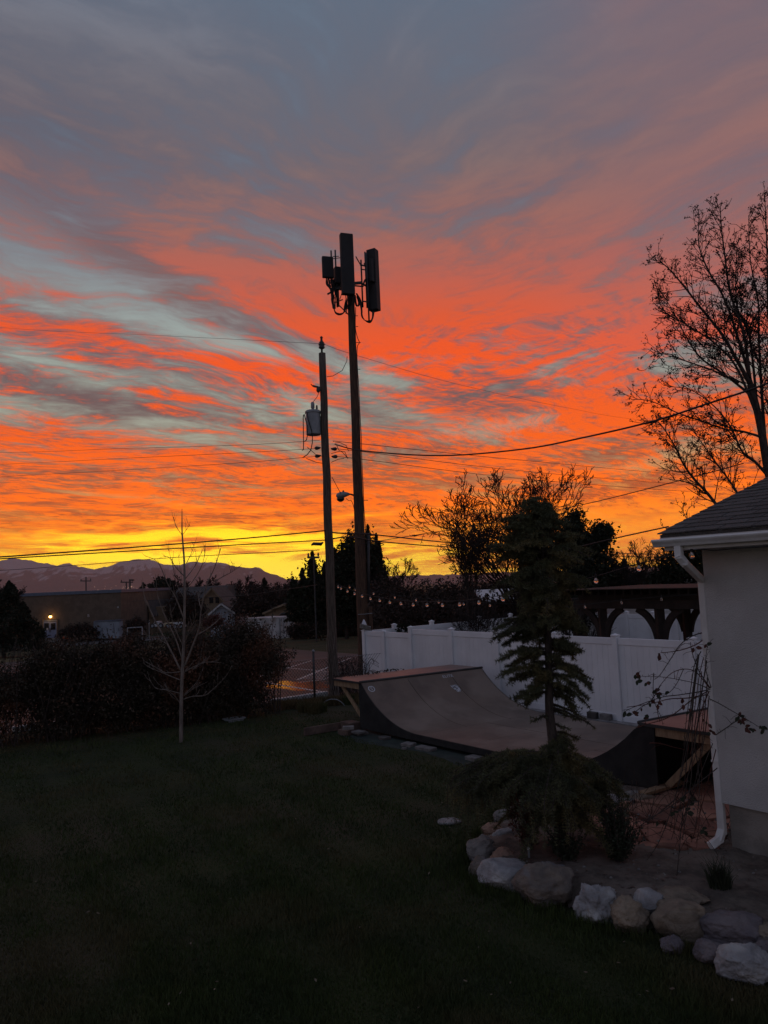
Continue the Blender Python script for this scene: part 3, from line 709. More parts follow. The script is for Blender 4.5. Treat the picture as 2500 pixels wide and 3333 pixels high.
# ---------------------------------------------------------------- chain-link fence
clo = thing('chain_link_fence', 'sagging chain link fence between the lawn and the car park', 'fence', onq(0, -.5))
cw = MB(); h = 1.18; sp = .085
p0, p1 = -10.5, 1.35
n = int((p1-p0)/sp)
for i in range(-14, n):
    for s in (1, -1):
        a = p0+i*sp if s > 0 else p0+i*sp+h*.8; c = a+s*h*.8
        za, zc_ = .03, .03+h
        if a < p0 or c < p0 or a > p1 or c > p1: continue
        q = [onq(a+(c-a)*f, -.5+.012*(1 if k % 2 else -1), za+(zc_-za)*f+.015*math.sin((a+(c-a)*f)*1.9)) for k, f in enumerate([0, .25, .5, .75, 1])]
        cw.tube(q, .0055, 3)
wm = cw.build('wire_mesh', M['wire'], clo)
tw = MB(); tw.tube([onq(p0+(p1-p0)*i/24, -.5, .03+h+.012*math.sin(i*1.3)) for i in range(25)], .005, 4); tw.build('top_wire', M['grey_metal'], clo)
fp = gpt(1026, 2290)
for pp_ in [(fp-LP).dot(LT), (fp-LP).dot(LT)-3.1, (fp-LP).dot(LT)-6.2, (fp-LP).dot(LT)-9.0]:
    b = onq(pp_, -.56); hh = 1.42
    po = MB().lathe(b, [(.033, -.1), (.033, hh)], 10).build('post', M['dark_metal'], clo, smooth=True)
    MB().lathe(b+Vector((0, 0, hh)), [(.04, 0), (.042, .03), (.03, .055), (.008, .068)], 10).build('post_cap', M['grey_metal'], po, smooth=True)

# ---------------------------------------------------------------- poles
def vpole(name, base, top, r0, r1, m, root):
    d = top-base; n = 14; rs = random.Random(int(r0*1e4)); pts = [base+d*i/n+Vector((rs.uniform(-.012, .012), rs.uniform(-.012, .012), 0)) for i in range(n+1)]
    return MB().tube(pts, [r0+(r1-r0)*i/n for i in range(n+1)], 16).build(name, m, root, smooth=True)
Y1 = 21.35
pb_ = gpt(1090, 2282); pt_ = atY(1048, 1150, Y1)
up = thing('utility_pole', 'shorter grey wooden utility pole carrying a transformer, vines climbing its foot', 'utility pole', pb_)
vpole('pole', pb_-Vector((0, 0, .2)), pt_, .142, .102, M['pole_grey'], up)
def P1(px, py, dy=0.0): return atY(px, py, Y1+dy)
ins = MB().lathe(pt_, [(.03, 0), (.03, .12), (.09, .16), (.09, .20), (.06, .21), (.095, .25), (.095, .29), (.05, .30), (.08, .33), (.04, .37), (.03, .46), (.05, .47), (.02, .52)], 12).build('pin_insulator', M['dark_metal'], up, smooth=True)
cut = MB(); a = P1(1018, 1256, -.15); cut.beam(a, P1(1042, 1262, -.15), .05, .05); cut.tube([a, a+Vector((-.05, 0, .05))], .015, 5); cut.tube([P1(1036, 1262, -.15), P1(1036, 1272, -.15), P1(1037, 1278, -.15)], [.05, .06, .025], 8); cut.build('cutout_bracket', M['dark_metal'], up)
# transformer can
tb_, tt_ = P1(1019, 1416, -.05), P1(1014, 1340, -.05); hgt = tt_.z-tb_.z; tc = Vector((P1(1020, 1380, -.05).x, tb_.y, tb_.z))
tr = MB().lathe(tc, [(.20, 0), (.215, .02), (.215, hgt-.06), (.235, hgt-.05), (.235, hgt), (.20, hgt+.03), (.06, hgt+.05)], 22).build('transformer', M['grey_metal'], up, smooth=False)
for s in (.06, ): MB().lathe(tc+Vector((-.0, -.02, hgt+.03)), [(.035, 0), (.04, .06), (.055, .08), (.055, .20), (.045, .24), (.02, .26)], 10).build('bushing', M['grey_metal'], tr, smooth=True)
MB().lathe(tc+Vector((.12, -.02, hgt)), [(.03, 0)]+[(r, .02+i*.02) for i, r in enumerate([.02, .035, .02, .035, .02, .035, .02, .03, .02])], 8).build('bushing', M['dark_metal'], tr)
for z in (.12, hgt-.18): MB().beam(tc+Vector((.2, 0, z)), tc+Vector((.38, .05, z)), .05, .06).build('mounting_bracket', M['dark_metal'], tr)
for k, lead in enumerate([[(988, 1350), (987, 1360), (988, 1440), (988, 1464), (983, 1466)], [(990, 1348), (1000, 1385), (1001, 1415), (998, 1432), (990, 1438)], [(1000, 1342), (1003, 1365), (1014, 1400), (1017, 1420), (1017, 1440), (1012, 1465), (1000, 1480), (985, 1490)]]):
    MB().tube([P1(x, y, -.28) for x, y in lead], .014, 5).build('lead_wire', M['cable'], tr)
MB().tube([P1(1037, 1280, -.15), P1(1032, 1292, -.15), P1(1018, 1310, -.1)], .008, 4).build('lead_wire', M['cable'], up)
# insulators on the rack and jumpers
for px, py in [(1035, 1458), (1036, 1484), (1086, 1461), (1088, 1486)]:
    p = P1(px, py, -.05); s = -1 if px < 1060 else 1
    MB().tube([p+Vector((-.085*s, 0, .01)), p+Vector((-.04*s, 0, 0)), p+Vector((.03*s, 0, -.005)), p+Vector((.07*s, 0, .0)), p+Vector((.10*s, 0, .01))], [.012, .035, .055, .05, .015], 8).build('strain_insulator', M['dark_metal'], up, smooth=True)
for pts in [[(1000, 1455), (1030, 1481), (1052, 1486)], [(997, 1492), (1030, 1505), (1052, 1508)], [(1078, 1476), (1110, 1468), (1122, 1470), (1132, 1492)], [(1078, 1505), (1100, 1495), (1120, 1492)], [(1090, 1442), (1105, 1440), (1127, 1450), (1135, 1468)], [(1095, 1447), (1103, 1465), (1115, 1472), (1133, 1493)],
            [(1080, 1552), (1110, 1608)], [(1047, 1551), (1090, 1546), (1108, 1527), (1114, 1509)]]:
    if pts[0] == (1047, 1551): pts = [(1064, 1226), (1083, 1224), (1114, 1206), (1129, 1175), (1130, 1160)]
    MB().tube([P1(x, y, -.10) for x, y in pts], .009, 4).build('jumper_wire', M['cable'], up)
vn = random.Random(6)
vb = MB()
for i in range(16):
    x = vn.uniform(-.15, .15); q = []; zz = vn.uniform(.6, 2.4)
    for k in range(9):
        f = k/8; q.append(pb_+Vector((x+.05*math.sin(f*7+i), -.17+.02*math.cos(i*3+k), zz*f)))
    vb.tube(q, [.009*(1-.6*k/8) for k in range(9)], 4)
vb.build('climbing_stems', M['young_bark'], up)

Y2 = 24.4
qb = atY(1186, 2170, Y2); qb.z = -.1; qt = atY(1141, 945, Y2)
mp = thing('cell_tower_pole', 'tall brown wooden pole topped with dark cellular antenna panels', 'cell tower', Vector((qb.x, qb.y, 0)))
vpole('pole', Vector((qb.x, qb.y, -.2)), qt, .20, .115, M['pole_wood'], mp)
def P2(px, py, dy=0.0): return atY(px, py, Y2+dy)
zx = (2250-1186)
def panel(px0, py0, px1, py1, depth, yaw, dy, name='antenna_panel'):
    a, c = P2((px0+px1)/2, py1, dy), P2((px0+px1)/2, py0, dy); h = c.z-a.z; w = (px1-px0)/F*(Y2+dy)
    ax = Vector((math.cos(yaw), math.sin(yaw), 0)); ay = Vector((-ax.y, ax.x, 0))
    return MB().obb(Vector((a.x, a.y, (a.z+c.z)/2)), ax*w/2, ay*depth/2, (0, 0, h/2)).build(name, M['antenna'], mp, bevel=.025, seg=2)
panel(1112, 762, 1156, 960, .20, R(18), -.45)
panel(1206, 814, 1234, 1012, .34, R(62), .05); panel(1204, 842, 1220, 918, .10, R(50), -.18, 'radio_unit')
panel(1049, 836, 1087, 905, .14, R(16), -.10)
panel(1088, 872, 1116, 926, .28, R(20), .10, 'radio_unit'); panel(1082, 912, 1108, 942, .2, R(10), .2, 'radio_unit')
for x0, y0, x1, y1, dy in [(1077, 816, 1085, 1002, 0), (1091, 814, 1098, 1000, .12), (1100, 930, 1103, 998, .2), (1179, 846, 1177, 1000, .1), (1187, 820, 1196, 1002, .25), (1199, 823, 1195, 1050, -.1)]:
    a, c = P2(x0, y0, dy), P2(x1, y1, dy); a.x = c.x = (a.x+c.x)/2; MB().tube([c, a], .028, 8).build('mount_pipe', M['dark_metal'], mp, smooth=True)
for pts, w in [([(1066, 958), (1112, 930)], .05), ([(1080, 938), (1118, 942)], .07), ([(1155, 922), (1180, 920)], .08), ([(1155, 930), (1176, 932)], .04), ([(1158, 835), (1176, 866)], .03), ([(1172, 862), (1200, 868)], .04), ([(1174, 876), (1198, 880)], .03), ([(1180, 924), (1205, 938)], .05), ([(1084, 835), (1103, 834)], .02), ([(1084, 842), (1108, 839)], .02), ([(1178, 980), (1205, 984)], .035), ([(1090, 985), (1116, 975)], .03), ([(1102, 992), (1136, 1026)], .03), ([(1185, 860), (1205, 845)], .05), ([(1192, 835), (1206, 850)], .05)]:
    MB().beam(P2(*pts[0], .0), P2(*pts[1], .05), w, w).build('mount_arm', M['dark_metal'], mp)
rs = random.Random(12); cbs = []
for i in range(9): x = 1060+rs.uniform(0, 22); cbs.append([(x, 902), (x+rs.uniform(-3, 3), 925), (x+12, 945+rs.uniform(-5, 12)), (1084+rs.uniform(-6, 8), 975), (1088+rs.uniform(-4, 4), 1005)])
for i in range(8): r = rs.uniform(0, 14); cbs.append([(1086+rs.uniform(-3, 5), 990), (1090, 1012+r*.4), (1103, 1020+r*.5), (1117+rs.uniform(-2, 4), 1016+r*.3), (1124+rs.uniform(-4, 2), 1000), (1127, 970)])
for i in range(9): x = 1118+rs.uniform(0, 34); cbs.append([(x, 958), (x+rs.uniform(-3, 3), 968), (x+rs.uniform(-8, 3), 985), (1126+rs.uniform(-4, 8), 1000+rs.uniform(0, 22))])
for i in range(8): r = rs.uniform(-3, 6); cbs.append([(1160+r*.4, 955), (1170+r, 978), (1176+r*.6, 1005), (1178+r*.5, 1030), (1190+r*.4, 1044+r*.5), (1206, 1045+r), (1212+r*.5, 1035), (1216+rs.uniform(-6, 3), 1012)])
for i in range(6): r = rs.uniform(-4, 4); cbs.append([(1154+r, 960), (1158+r, 990), (1164+r, 997), (1168+r, 985), (1162+r, 965)])
for i in range(6): r = rs.uniform(-5, 5); cbs.append([(1182, 930+r), (1188+r*.4, 912), (1196, 906+r*.4), (1203+r*.3, 915), (1205, 940)])
for i in range(9): x = rs.uniform(1070, 1112); cbs.append([(x, 905+rs.uniform(0, 20)), (x+rs.uniform(-8, 8), 930), (x+rs.uniform(-9, 9), 950), (x+rs.uniform(-10, 12), 975)])
def smoothp(pts, k=4):
    out = []; n = len(pts)
    for i in range(n-1):
        p0, p1, p2, p3 = (Vector(pts[max(0, min(n-1, j))]) for j in (i-1, i, i+1, i+2))
        for s in range(k):
            t = s/k; out.append(.5*((2*p1)+(p2-p0)*t+(2*p0-5*p1+4*p2-p3)*t*t+(3*p1-p0-3*p2+p3)*t**3))
    return out+[Vector(pts[-1])]
for q in cbs:
    dy = rs.uniform(-.35, .25); MB().tube(smoothp([P2(x, y, dy) for x, y in q]), rs.uniform(.010, .016), 5).build('coax_cable', M['cable'], mp)
run = smoothp([(1158, 1000), (1157, 1065), (1164, 1100), (1170, 1115), (1163, 1130), (1163, 1180), (1168, 1260), (1171, 1330), (1176, 1420), (1178, 1500), (1183, 1600), (1184, 1640), (1188, 1700), (1192, 1760)])
MB().tube([P2(x, y, -.12) for x, y in [(v[0], v[1]) for v in smoothp([(a, b, 0) for a, b in [(1158, 1000), (1157, 1065), (1164, 1100), (1170, 1115), (1163, 1130), (1163, 1180), (1168, 1260), (1171, 1330), (1176, 1420), (1178, 1500), (1183, 1600), (1184, 1640), (1188, 1700), (1192, 1760)]])]], .013, 5).build('riser_cable', M['cable'], mp)
for px, py in [(1157, 1028), (1158, 1063), (1166, 1115), (1165, 1202), (1190, 1628)]: MB().tube([P2(px-8, py, -.15), P2(px+8, py, -.15)], .012, 5).build('standoff', M['dark_metal'], mp)
MB().tube([P2(1201, 1960, -.05), P2(1199, 1735, -.05)], .05, 10).build('conduit', M['dark_metal'], mp, smooth=True)
cd = MB(); a, c = P2(1208, 2090, -.05), P2(1208, 1975, -.05); cd.obb((a+c)/2, (.055, 0, 0), (0, .06, 0), (0, 0, (c.z-a.z)/2+.0)); cd.build('conduit_box', M['pole_wood'], mp, bevel=.01)
MB().tube([P2(1165, 2000, -.24), P2(1185, 1999, -.28), P2(1212, 1996, -.16)], .010, 5).build('steel_strap', M['grey_metal'], mp)
# street lamp on an arm
lp = thing('street_lamp', 'cobra head street lamp on a short arm, unlit, fixed to the tall brown pole', 'street lamp', P2(1120, 1616))
MB().tube(smoothp([P2(1155, 1632), P2(1154, 1616), P2(1146, 1610), P2(1133, 1608)]), .03, 8).build('arm', M['dark_metal'], lp, smooth=True)
hc = P2(1118, 1614); MB().tube([hc+Vector((-.24, 0, -.02)), hc+Vector((-.2, 0, .0)), hc+Vector((-.08, 0, .03)), hc+Vector((.08, 0, .05)), hc+Vector((.2, 0, .05))], [.03, .085, .115, .085, .04], 12).build('lamp_head', M['grey_metal'], lp, smooth=True)
MB().lathe(hc+Vector((-.10, 0, -.20)), [(.02, 0), (.09, .03), (.13, .09), (.13, .13)], 14).build('lens', M['glass_dark'], lp, smooth=True)
MB().lathe(hc+Vector((0, 0, .12)), [(.03, 0), (.03, .06), (.015, .065)], 8).build('photocell', M['dark_metal'], lp)
MB().tube(smoothp([P2(1126, 1622, -.1), P2(1136, 1630, -.1), P2(1143, 1629, -.1), P2(1150, 1645, -.1), P2(1153, 1660, -.1)]), .01, 4).build('loose_wire', M['cable'], lp)

# ---------------------------------------------------------------- overhead wires
def wire(name, label, pts, r=.010, cat='wire', n=4):       # pts: photo pixel and depth
    q = [atY(*p) for p in pts]; return tag(MB().tube(smoothp(q, 6), r, n).build(name, M['cable'], smooth=True), label, cat)
wire('power_line', 'topmost thin power line running left from the top of the shorter pole', [(-700, 1005, 60), (0, 1066, 44), (500, 1091, 32), (1052, 1119, Y1)], .0055)
wire('power_line', 'topmost thin power line running right from the shorter pole past the tall one', [(1052, 1119, Y1), (1165, 1158, 23), (1500, 1253, 30), (1850, 1328, 40), (2120, 1372, 52), (2700, 1440, 80)], .006)
for k, (ys, lab) in enumerate([([1450, 1473, 1460, 1448, 1433], 'uppermost of three parallel lines running left from the insulators below the transformer'), ([1500, 1511, 1492, 1473, 1459], 'middle of three parallel lines running left from the insulators below the transformer'), ([1555, 1552, 1530, 1505, 1484], 'lowest of three parallel lines running left from the insulators below the transformer')]):
    wire('power_line', lab, [(-400, ys[0]+20, 52), (0, ys[1], 40), (400, ys[2], 30), (800, ys[3], 24), (1040, ys[4], Y1)], .0065)
for k, (y0, ym, y1, lab) in enumerate([(1436, 1488, 1546, 'highest of three parallel lines running right behind the tall pole'), (1461, 1523, 1578, 'middle of three parallel lines running right behind the tall pole'), (1486, 1548, 1600, 'lowest of three parallel lines running right behind the tall pole')]):
    wire('power_line', lab, [(1084, y0, Y1), (1180, y0+9, 25.5), (1700, ym+10, 36), (2240, y1, 52), (2700, y1+30, 80)], .010)
wire('service_cable', 'thick twisted service cable sagging from the poles up to the right past the budding tree', [(1090, 1446, Y1), (1180, 1467, 20), (1430, 1483, 18), (1700, 1462, 16), (1900, 1424, 14.5), (2122, 1372, 13), (2300, 1315, 12), (2500, 1247, 11), (2900, 1080, 9)], .017)
wire('service_cable', 'upper thick cable crossing the yellow sky on the left to the shorter pole', [(-300, 1835, 16), (0, 1813, 17), (400, 1784, 18.5), (800, 1752, 20), (1060, 1727, Y1-.15)], .017)
wire('service_cable', 'lower thick cable crossing the yellow sky on the left to the shorter pole', [(-300, 1838, 16), (0, 1819, 17), (400, 1795, 18.5), (800, 1772, 20), (1060, 1758, Y1-.15)], .014)
wire('service_cable', 'upper thick cable leaving the poles to the right at the height of the juniper top', [(1060, 1727, Y1-.15), (1100, 1735, 22), (1225, 1741, 24), (1500, 1769, 30), (1900, 1795, 40), (2300, 1812, 52)], .021)
wire('service_cable', 'lower thick cable leaving the poles to the right at the height of the juniper top', [(1060, 1758, Y1-.15), (1140, 1748, 22), (1250, 1764, 24), (1500, 1783, 30), (1900, 1806, 40), (2300, 1820, 52)], .020)
wire('cable', 'thin cable crossing low before the mountains at the left', [(-200, 1868, 60), (0, 1857, 56), (300, 1836, 50), (560, 1815, 44), (1040, 1790, 36)], .018)
wire('cable', 'thin slack cable hanging before the roofs left of the poles', [(430, 1957, 70), (765, 1940, 62), (930, 1918, 56), (1040, 1903, 50)], .02)
wire('cable', 'thin cable rising from behind the conifer to the budding tree', [(1180, 1770, 24), (1400, 1734, 22), (1505, 1719, 21), (1881, 1646, 18), (2235, 1558, 15), (2420, 1508, 13.5)], .010)
wire('cable', 'thin cable rising from behind the conifer to the eave of the house', [(1700, 1826, 15), (1850, 1788, 13), (2020, 1748, 11.5), (2176, 1714, 10.4)], .010)
dv = MB(); a = atY(1013, 1775, Y1-.3)
dv.tube([a, atY(1020, 1770, Y1-.3), atY(1045, 1771, Y1-.3), atY(1052, 1765, Y1-.3)], [.02, .05, .055, .02], 6); tag(dv.build('splice_case', M['dark_metal']), 'dark splice case hanging on the cable left of the shorter pole', 'splice case')

# ---------------------------------------------------------------- festoon lights
def festoon(name, label, p0, p1, cab, bulbs, size):
    nr = Vector((p1-p0)); nr.z = 0; nr = Vector((nr.y, -nr.x, 0)).normalized(); H = lambda px, py: onpl(px, py, p0, nr)
    o = thing(name, label, 'string lights', (p0+p1)/2)
    MB().tube(smoothp([H(*q) for q in cab], 5), .006, 4).build('cord', M['cable'], o)
    for px, py in bulbs:
        c = H(px, py); k = size
        b = MB().lathe(c+Vector((0, 0, -.045*k)), [(.006*k, 0), (.022*k, .008*k), (.031*k, .03*k), (.027*k, .06*k), (.016*k, .082*k), (.014*k, .09*k)], 10).build('bulb', M['bulb'], o, smooth=True)
        MB().lathe(c+Vector((0, 0, .04*k)), [(.016*k, 0), (.018*k, .02*k), (.014*k, .05*k), (.006*k, .06*k)], 8).build('socket', M['cable'], b)
        MB().tube([c+Vector((0, 0, .09*k)), c+Vector((.004, 0, .14*k))], .004, 4).build('hanger', M['cable'], b)
NB = [(1101, 1910), (1110, 1915), (1131, 1924), (1154, 1932), (1179, 1940), (1206, 1948), (1236, 1954), (1269, 1960), (1305, 1964), (1345, 1968), (1390, 1969), (1440, 1969), (1496, 1967), (1559, 1961), (1637, 1950), (1719, 1937), (1822, 1918), (1940, 1890), (2080, 1850), (2252, 1808)]
festoon('string_lights', 'nearer string of clear glass bulbs sagging from the shorter pole to the house eave', atY(1092, 1905, 21.2), PT(-2.2, 7.2, 3.1), [(1092, 1897)]+[(x, y-9-7*(i/19)**2) for i, (x, y) in enumerate(NB)]+[(2330, 1791), (2420, 1783), (2560, 1776), (2800, 1770)], NB, .95)
FB = [(1138, 1911), (1155, 1920), (1216, 1932), (1285, 1944), (1354, 1953), (1428, 1960), (1509, 1966), (1595, 1970), (1700, 1974), (1904, 1975), (2023, 1961), (2153, 1950)]
festoon('string_lights', 'farther string of clear glass bulbs hanging from the tall pole to the pergola', atY(1150, 1900, 24.0), PT(-7.0, 16.6, 2.6), [(1130, 1902)]+[(x, y-8) for x, y in FB]+[(2280, 1934)], FB, .95)

# ---------------------------------------------------------------- pergola and things in the neighbouring yard
pg = thing('pergola', 'dark timber pergola with curved braces standing in the neighbouring yard', 'pergola', PT(-9, 17))
tx = lambda px, py, nn: onpl(px, py, PT(0, nn), N_).dot(A_)
tA, tB = tx(1885, 1935, 17.0), tx(2310, 1930, 17.0)
MB().beam(PT(tA, 17, 2.62), PT(tB, 17, 2.62), .10, .26).build('beam', M['pergola'], pg, bevel=.01)
MB().beam(PT(tA, 19.6, 2.62), PT(tB, 19.6, 2.62), .10, .26).build('beam', M['pergola'], pg)
MB().beam(PT(tA, 16.86, 2.44), PT(tB, 16.86, 2.44), .05, .22).build('beam', M['pergola'], pg)
for i in range(16):
    t = tA+(tB-tA)*i/15; MB().beam(PT(t, 16.5, 2.78), PT(t, 20.0, 2.78), .05, .14).build('rafter', M['pergola'], pg)
rf = MB(); rf.beam(PT(tA-.1, 18.2, 2.86), PT(tB+.1, 18.2, 2.86), 3.9, .02); rf.build('roof_sheet', M['pergola'], pg)
for px, nn in [(1965, 17.0), (2151, 17.0), (1877, 19.6), (2238, 19.6)]:
    t = tx(px, 2050, nn); po = MB().beam(PT(t, nn, 0), PT(t, nn, 2.5), .2, .2, (1, 0, 0)).build('post', M['pergola'], pg, bevel=.01)
    for s in (-1, 1):
        q = smoothp([PT(t+s*.08, nn, 1.55), PT(t+s*.16, nn, 1.85), PT(t+s*.36, nn, 2.15), PT(t+s*.62, nn, 2.32)], 3)
        br = MB()
        for a, c in zip(q, q[1:]): br.beam(a-(c-a)*.1, c+(c-a)*.1, .10, .17, (N_.x, N_.y, 0) if False else (0, 0, 1))
        br.build('brace', M['pergola'], po)
cv = MB(); c0 = tx(2000, 2060, 16.0); c1 = tx(2152, 2060, 16.0); prof = [(0, .6), (.03, 1.28), (.25, 1.33), (.5, 1.38), (.62, 1.52), (.72, 1.56), (.86, 1.50), (.97, 1.36), (1.0, .6)]
rs = random.Random(1); rows = []
for (f, z) in prof:
    t = c0+(c1-c0)*f; rows.append([PT(t, 15.55+rs.uniform(-.03, .03), .05), PT(t+rs.uniform(-.03, .03), 15.62+rs.uniform(-.04, .04), z*.55), PT(t, 15.72, z-.05), PT(t, 16.0, z), PT(t, 16.3, z-.06), PT(t, 16.4, .05)])
for r in rows: cv.v += [tuple(v) for v in r]
for i in range(len(rows)-1):
    for j in range(5): cv.f.append((i*6+j, (i+1)*6+j, (i+1)*6+j+1, i*6+j+1))
cv.f += [tuple(range(5, -1, -1)), tuple(range((len(rows)-1)*6, len(rows)*6))]
tag(cv.build('covered_grill', M['cover_cloth'], smooth=True), 'bulky object under a dark grey fabric cover beneath the pergola', 'covered grill')
db = MB(); t = tx(2205, 2085, 16.3); db.obb(PT(t, 16.3, .6), A_*.35, N_*.3, (0, 0, .6)); db.obb(PT(t, 16.3, 1.22), A_*.38, N_*.33, (0, 0, .02)); tag(db.build('dark_bin', M['dark_metal'], bevel=.02), 'dark low storage box beside the right pergola post', 'storage box')

# ---------------------------------------------------------------- our house, at the right edge
HT, HN = -4.63, 8.31
ho = thing('stucco_house', 'white stucco house with shingled roof and gutter at the right edge', 'house', PT(-2, 10.5))
wl = MB(); wl.prism([PT(HT, HN, .64), PT(1.2, HN, .64), PT(1.2, 13.2, .64), PT(HT, 13.2, .64)], (0, 0, 2.92)); wl.build('wall', M['stucco'], ho)
fd = MB(); fd.prism([PT(HT+.05, HN+.05, -.2), PT(1.15, HN+.05, -.2), PT(1.15, 13.1, -.2), PT(HT+.05, 13.1, -.2)], (0, 0, .84)); fd.build('foundation', M['foundation'], ho)
EN = 7.84
ge = onpl(2146, 1740, PT(0, EN), N_); GT, GZ = ge.dot(A_), ge.z       # eave end of the shingles
pk = onpl(2500, 1556, PT(GT, 0), A_); slope = (pk.z-GZ)/(pk.dot(N_)-EN)
TE = 1.2
def RF(t, u, dz=0.0):                          # along the eave, up the slope (metres)
    k = 1/math.sqrt(1+slope*slope); return PT(t, EN+u*k, GZ+u*k*slope)+Vector((-N_.x*slope*k, -N_.y*slope*k, k))*dz
ro = MB(); ro.prism([RF(GT+.01, .0, -.06), RF(TE, .0, -.06), RF(TE, 3.4, -.06), RF(GT+.01, 3.4, -.06)], (RF(0, 0, 0)-RF(0, 0, -.05))); roof = ro.build('roof', M['shingle'], ho)
kk = 1/math.sqrt(1+slope*slope); upv = (RF(0, 1)-RF(0, 0)); nv = A_.cross(upv).normalized(); nv = nv if nv.z > 0 else -nv
ssrc = None; rs = random.Random(9); cnt = 0
for r in range(18):
    u = r*.205-.03; off = [0, .165, .08, .25][r % 4]; t = GT-rs.uniform(.0, .02)-off
    while t < TE:
        w = .37; a = max(t, GT-.015); ww = t+w-a
        pcen = RF(a+ww/2, u+.08); 
        q = proj(pcen)
        if ww > .05 and q[0] < 2620 and q[1] > 1500 and cnt < 299:
            tilt = .05+rs.uniform(-.012, .012); y_ = (upv.normalized()-nv*tilt).normalized(); x_ = A_; z_ = x_.cross(y_); z_ = z_ if z_.z > 0 else -z_
            cpos = RF(a+ww/2, u+.13, .010+rs.uniform(0, .003))
            mw = Matrix(((x_.x, y_.x, z_.x, cpos.x), (x_.y, y_.y, z_.y, cpos.y), (x_.z, y_.z, z_.z, cpos.z), (0, 0, 0, 1))) @ Matrix.Diagonal((ww-.016, .27+rs.uniform(-.004, .006), .012+rs.uniform(0, .005), 1))
            if ssrc is None:
                me = bpy.data.meshes.new('shingle'); mb = MB().box(-.5, .5, -.5, .5, -.5, .5); me.from_pydata(mb.v, [], mb.f); me.materials.append(M['shingle'])
                ssrc = bpy.data.objects.new('shingle', me)
                COL.objects.link(ssrc); so = ssrc
            else: so = bpy.data.objects.new('shingle', ssrc.data); COL.objects.link(so)
            so.parent = roof; so.matrix_local = Matrix.Translation(-ORG[ho.name]) @ mw; cnt += 1
        t += w
fa = MB(); fa.prism([PT(GT+.03, EN+.035, GZ-.19), PT(TE, EN+.035, GZ-.19), PT(TE, EN+.06, GZ-.19), PT(GT+.03, EN+.06, GZ-.19)], (0, 0, .18)); fa.build('fascia', M['white_metal'], ho)
dr = MB(); dr.prism([PT(GT, EN+.012, GZ-.055), PT(TE, EN+.012, GZ-.055), PT(TE, EN+.03, GZ-.055), PT(GT, EN+.03, GZ-.055)], (0, 0, .05)); dr.build('drip_edge', M['white_metal'], ho)
sf = MB(); sf.prism([PT(GT+.03, EN+.062, GZ-.19), PT(TE, EN+.062, GZ-.19), PT(TE, HN-.002, GZ-.19), PT(GT+.03, HN-.002, GZ-.19)], (0, 0, .02)); sf.build('soffit', M['white_metal'], ho)
gp = [(EN+.033, -.058), (EN-.085, -.058), (EN-.095, -.072), (EN-.088, -.09), (EN-.066, -.118), (EN-.05, -.150), (EN+.033, -.150)]
gl0 = onpl(2119, 1766, PT(0, EN-.09), N_).dot(A_)
gu = MB(); gu.prism([PT(gl0, n_, GZ+z) for n_, z in gp], A_*(TE-gl0)); gut = gu.build('gutter', M['white_metal'], ho, bevel=.004)
# downspout
dt = onpl(2208, 1790, PT(0, EN-.02), N_).dot(A_)
d0, d1 = PT(dt, EN-.015, GZ-.150), PT(dt+.002, EN-.012, GZ-.27); d1b = PT(dt+.03, EN+.04, GZ-.345); d2 = PT(HT-.047, HN+.035, GZ-.56); d3 = PT(HT-.047, HN+.035, .30); d3a = PT(HT-.047, HN+.035, .33); d4 = PT(HT-.05, HN-.04, .235); d5 = PT(HT-.07, HN-.17, .20)
for a, c in [(d0, d1), (d1, d1b), (d1b, d2), (d2, d3), (d3a, d4), (d4, d5)]:
    e = (c-a).normalized()*.03; MB().beam(a-e, c+e, .085, .07, (N_.x, N_.y, .2)).build('downspout_section', M['white_metal'], gut, bevel=.008)
for z in (2.4, 1.1): MB().obb(PT(HT-.045, HN+.035, z), A_*.044, N_*.05, (0, 0, .012)).build('downspout_strap', M['white_metal'], gut)

# ---------------------------------------------------------------- foliage and bare wood
def leafcloud(name, pts, size, m, parent, rs, kind=None, asp=.6, flat=0.0):
    n = len(pts); P = np.asarray(pts, dtype=np.float32); g_ = np.random.RandomState(rs)
    a = g_.normal(size=(n, 3)); a[:, 2] *= (1-flat*.7); a /= np.linalg.norm(a, axis=1)[:, None]
    b = g_.normal(size=(n, 3)); b -= a*(a*b).sum(1)[:, None]; b /= np.linalg.norm(b, axis=1)[:, None]
    s = (size*g_.uniform(.55, 1.35, n))[:, None]
    V = np.stack([P-a*s*.5, P+b*s*asp*.5-a*s*.05, P+a*s*.5, P-b*s*asp*.5+a*s*.05], 1)
    return npmesh(name, V, 4, m, parent, kind)
def blob(c, r, n, g_, hollow=.45, lump=.28):
    d = g_.normal(size=(n, 3)); d /= np.linalg.norm(d, axis=1)[:, None]
    k = g_.uniform(0, 6.28, 9)
    w = 1+lump*(np.sin(d[:, 0]*5+k[0])*np.sin(d[:, 2]*6+k[1])+.7*np.sin(d[:, 1]*9+k[2]+d[:, 2]*7)+.5*np.sin(d[:, 0]*15+d[:, 2]*13+k[3]))
    rad = (hollow+(1-hollow)*g_.uniform(0, 1, n)**.45)*w
    return np.array(c)+d*rad[:, None]*np.array(r)
def spire(base, r, h, n, g_, gap=.35):
    f = g_.uniform(0, 1, n)**1.15; th = g_.uniform(0, 6.283, n); k = g_.uniform(0, 6.28, 5)
    prof = (1-f)**.75*(1+gap*np.sin(f*h*3.2/max(.3, r*.5)+k[0]+1.5*np.sin(th+k[1]))+.25*np.sin(th*3+k[2]+f*20))
    rr = r*prof*g_.uniform(.25, 1, n)**.5
    return np.stack([base[0]+rr*np.cos(th), base[1]+rr*np.sin(th), base[2]+f*h-.12*rr], 1)
def W_(px, Y): return px/F*Y
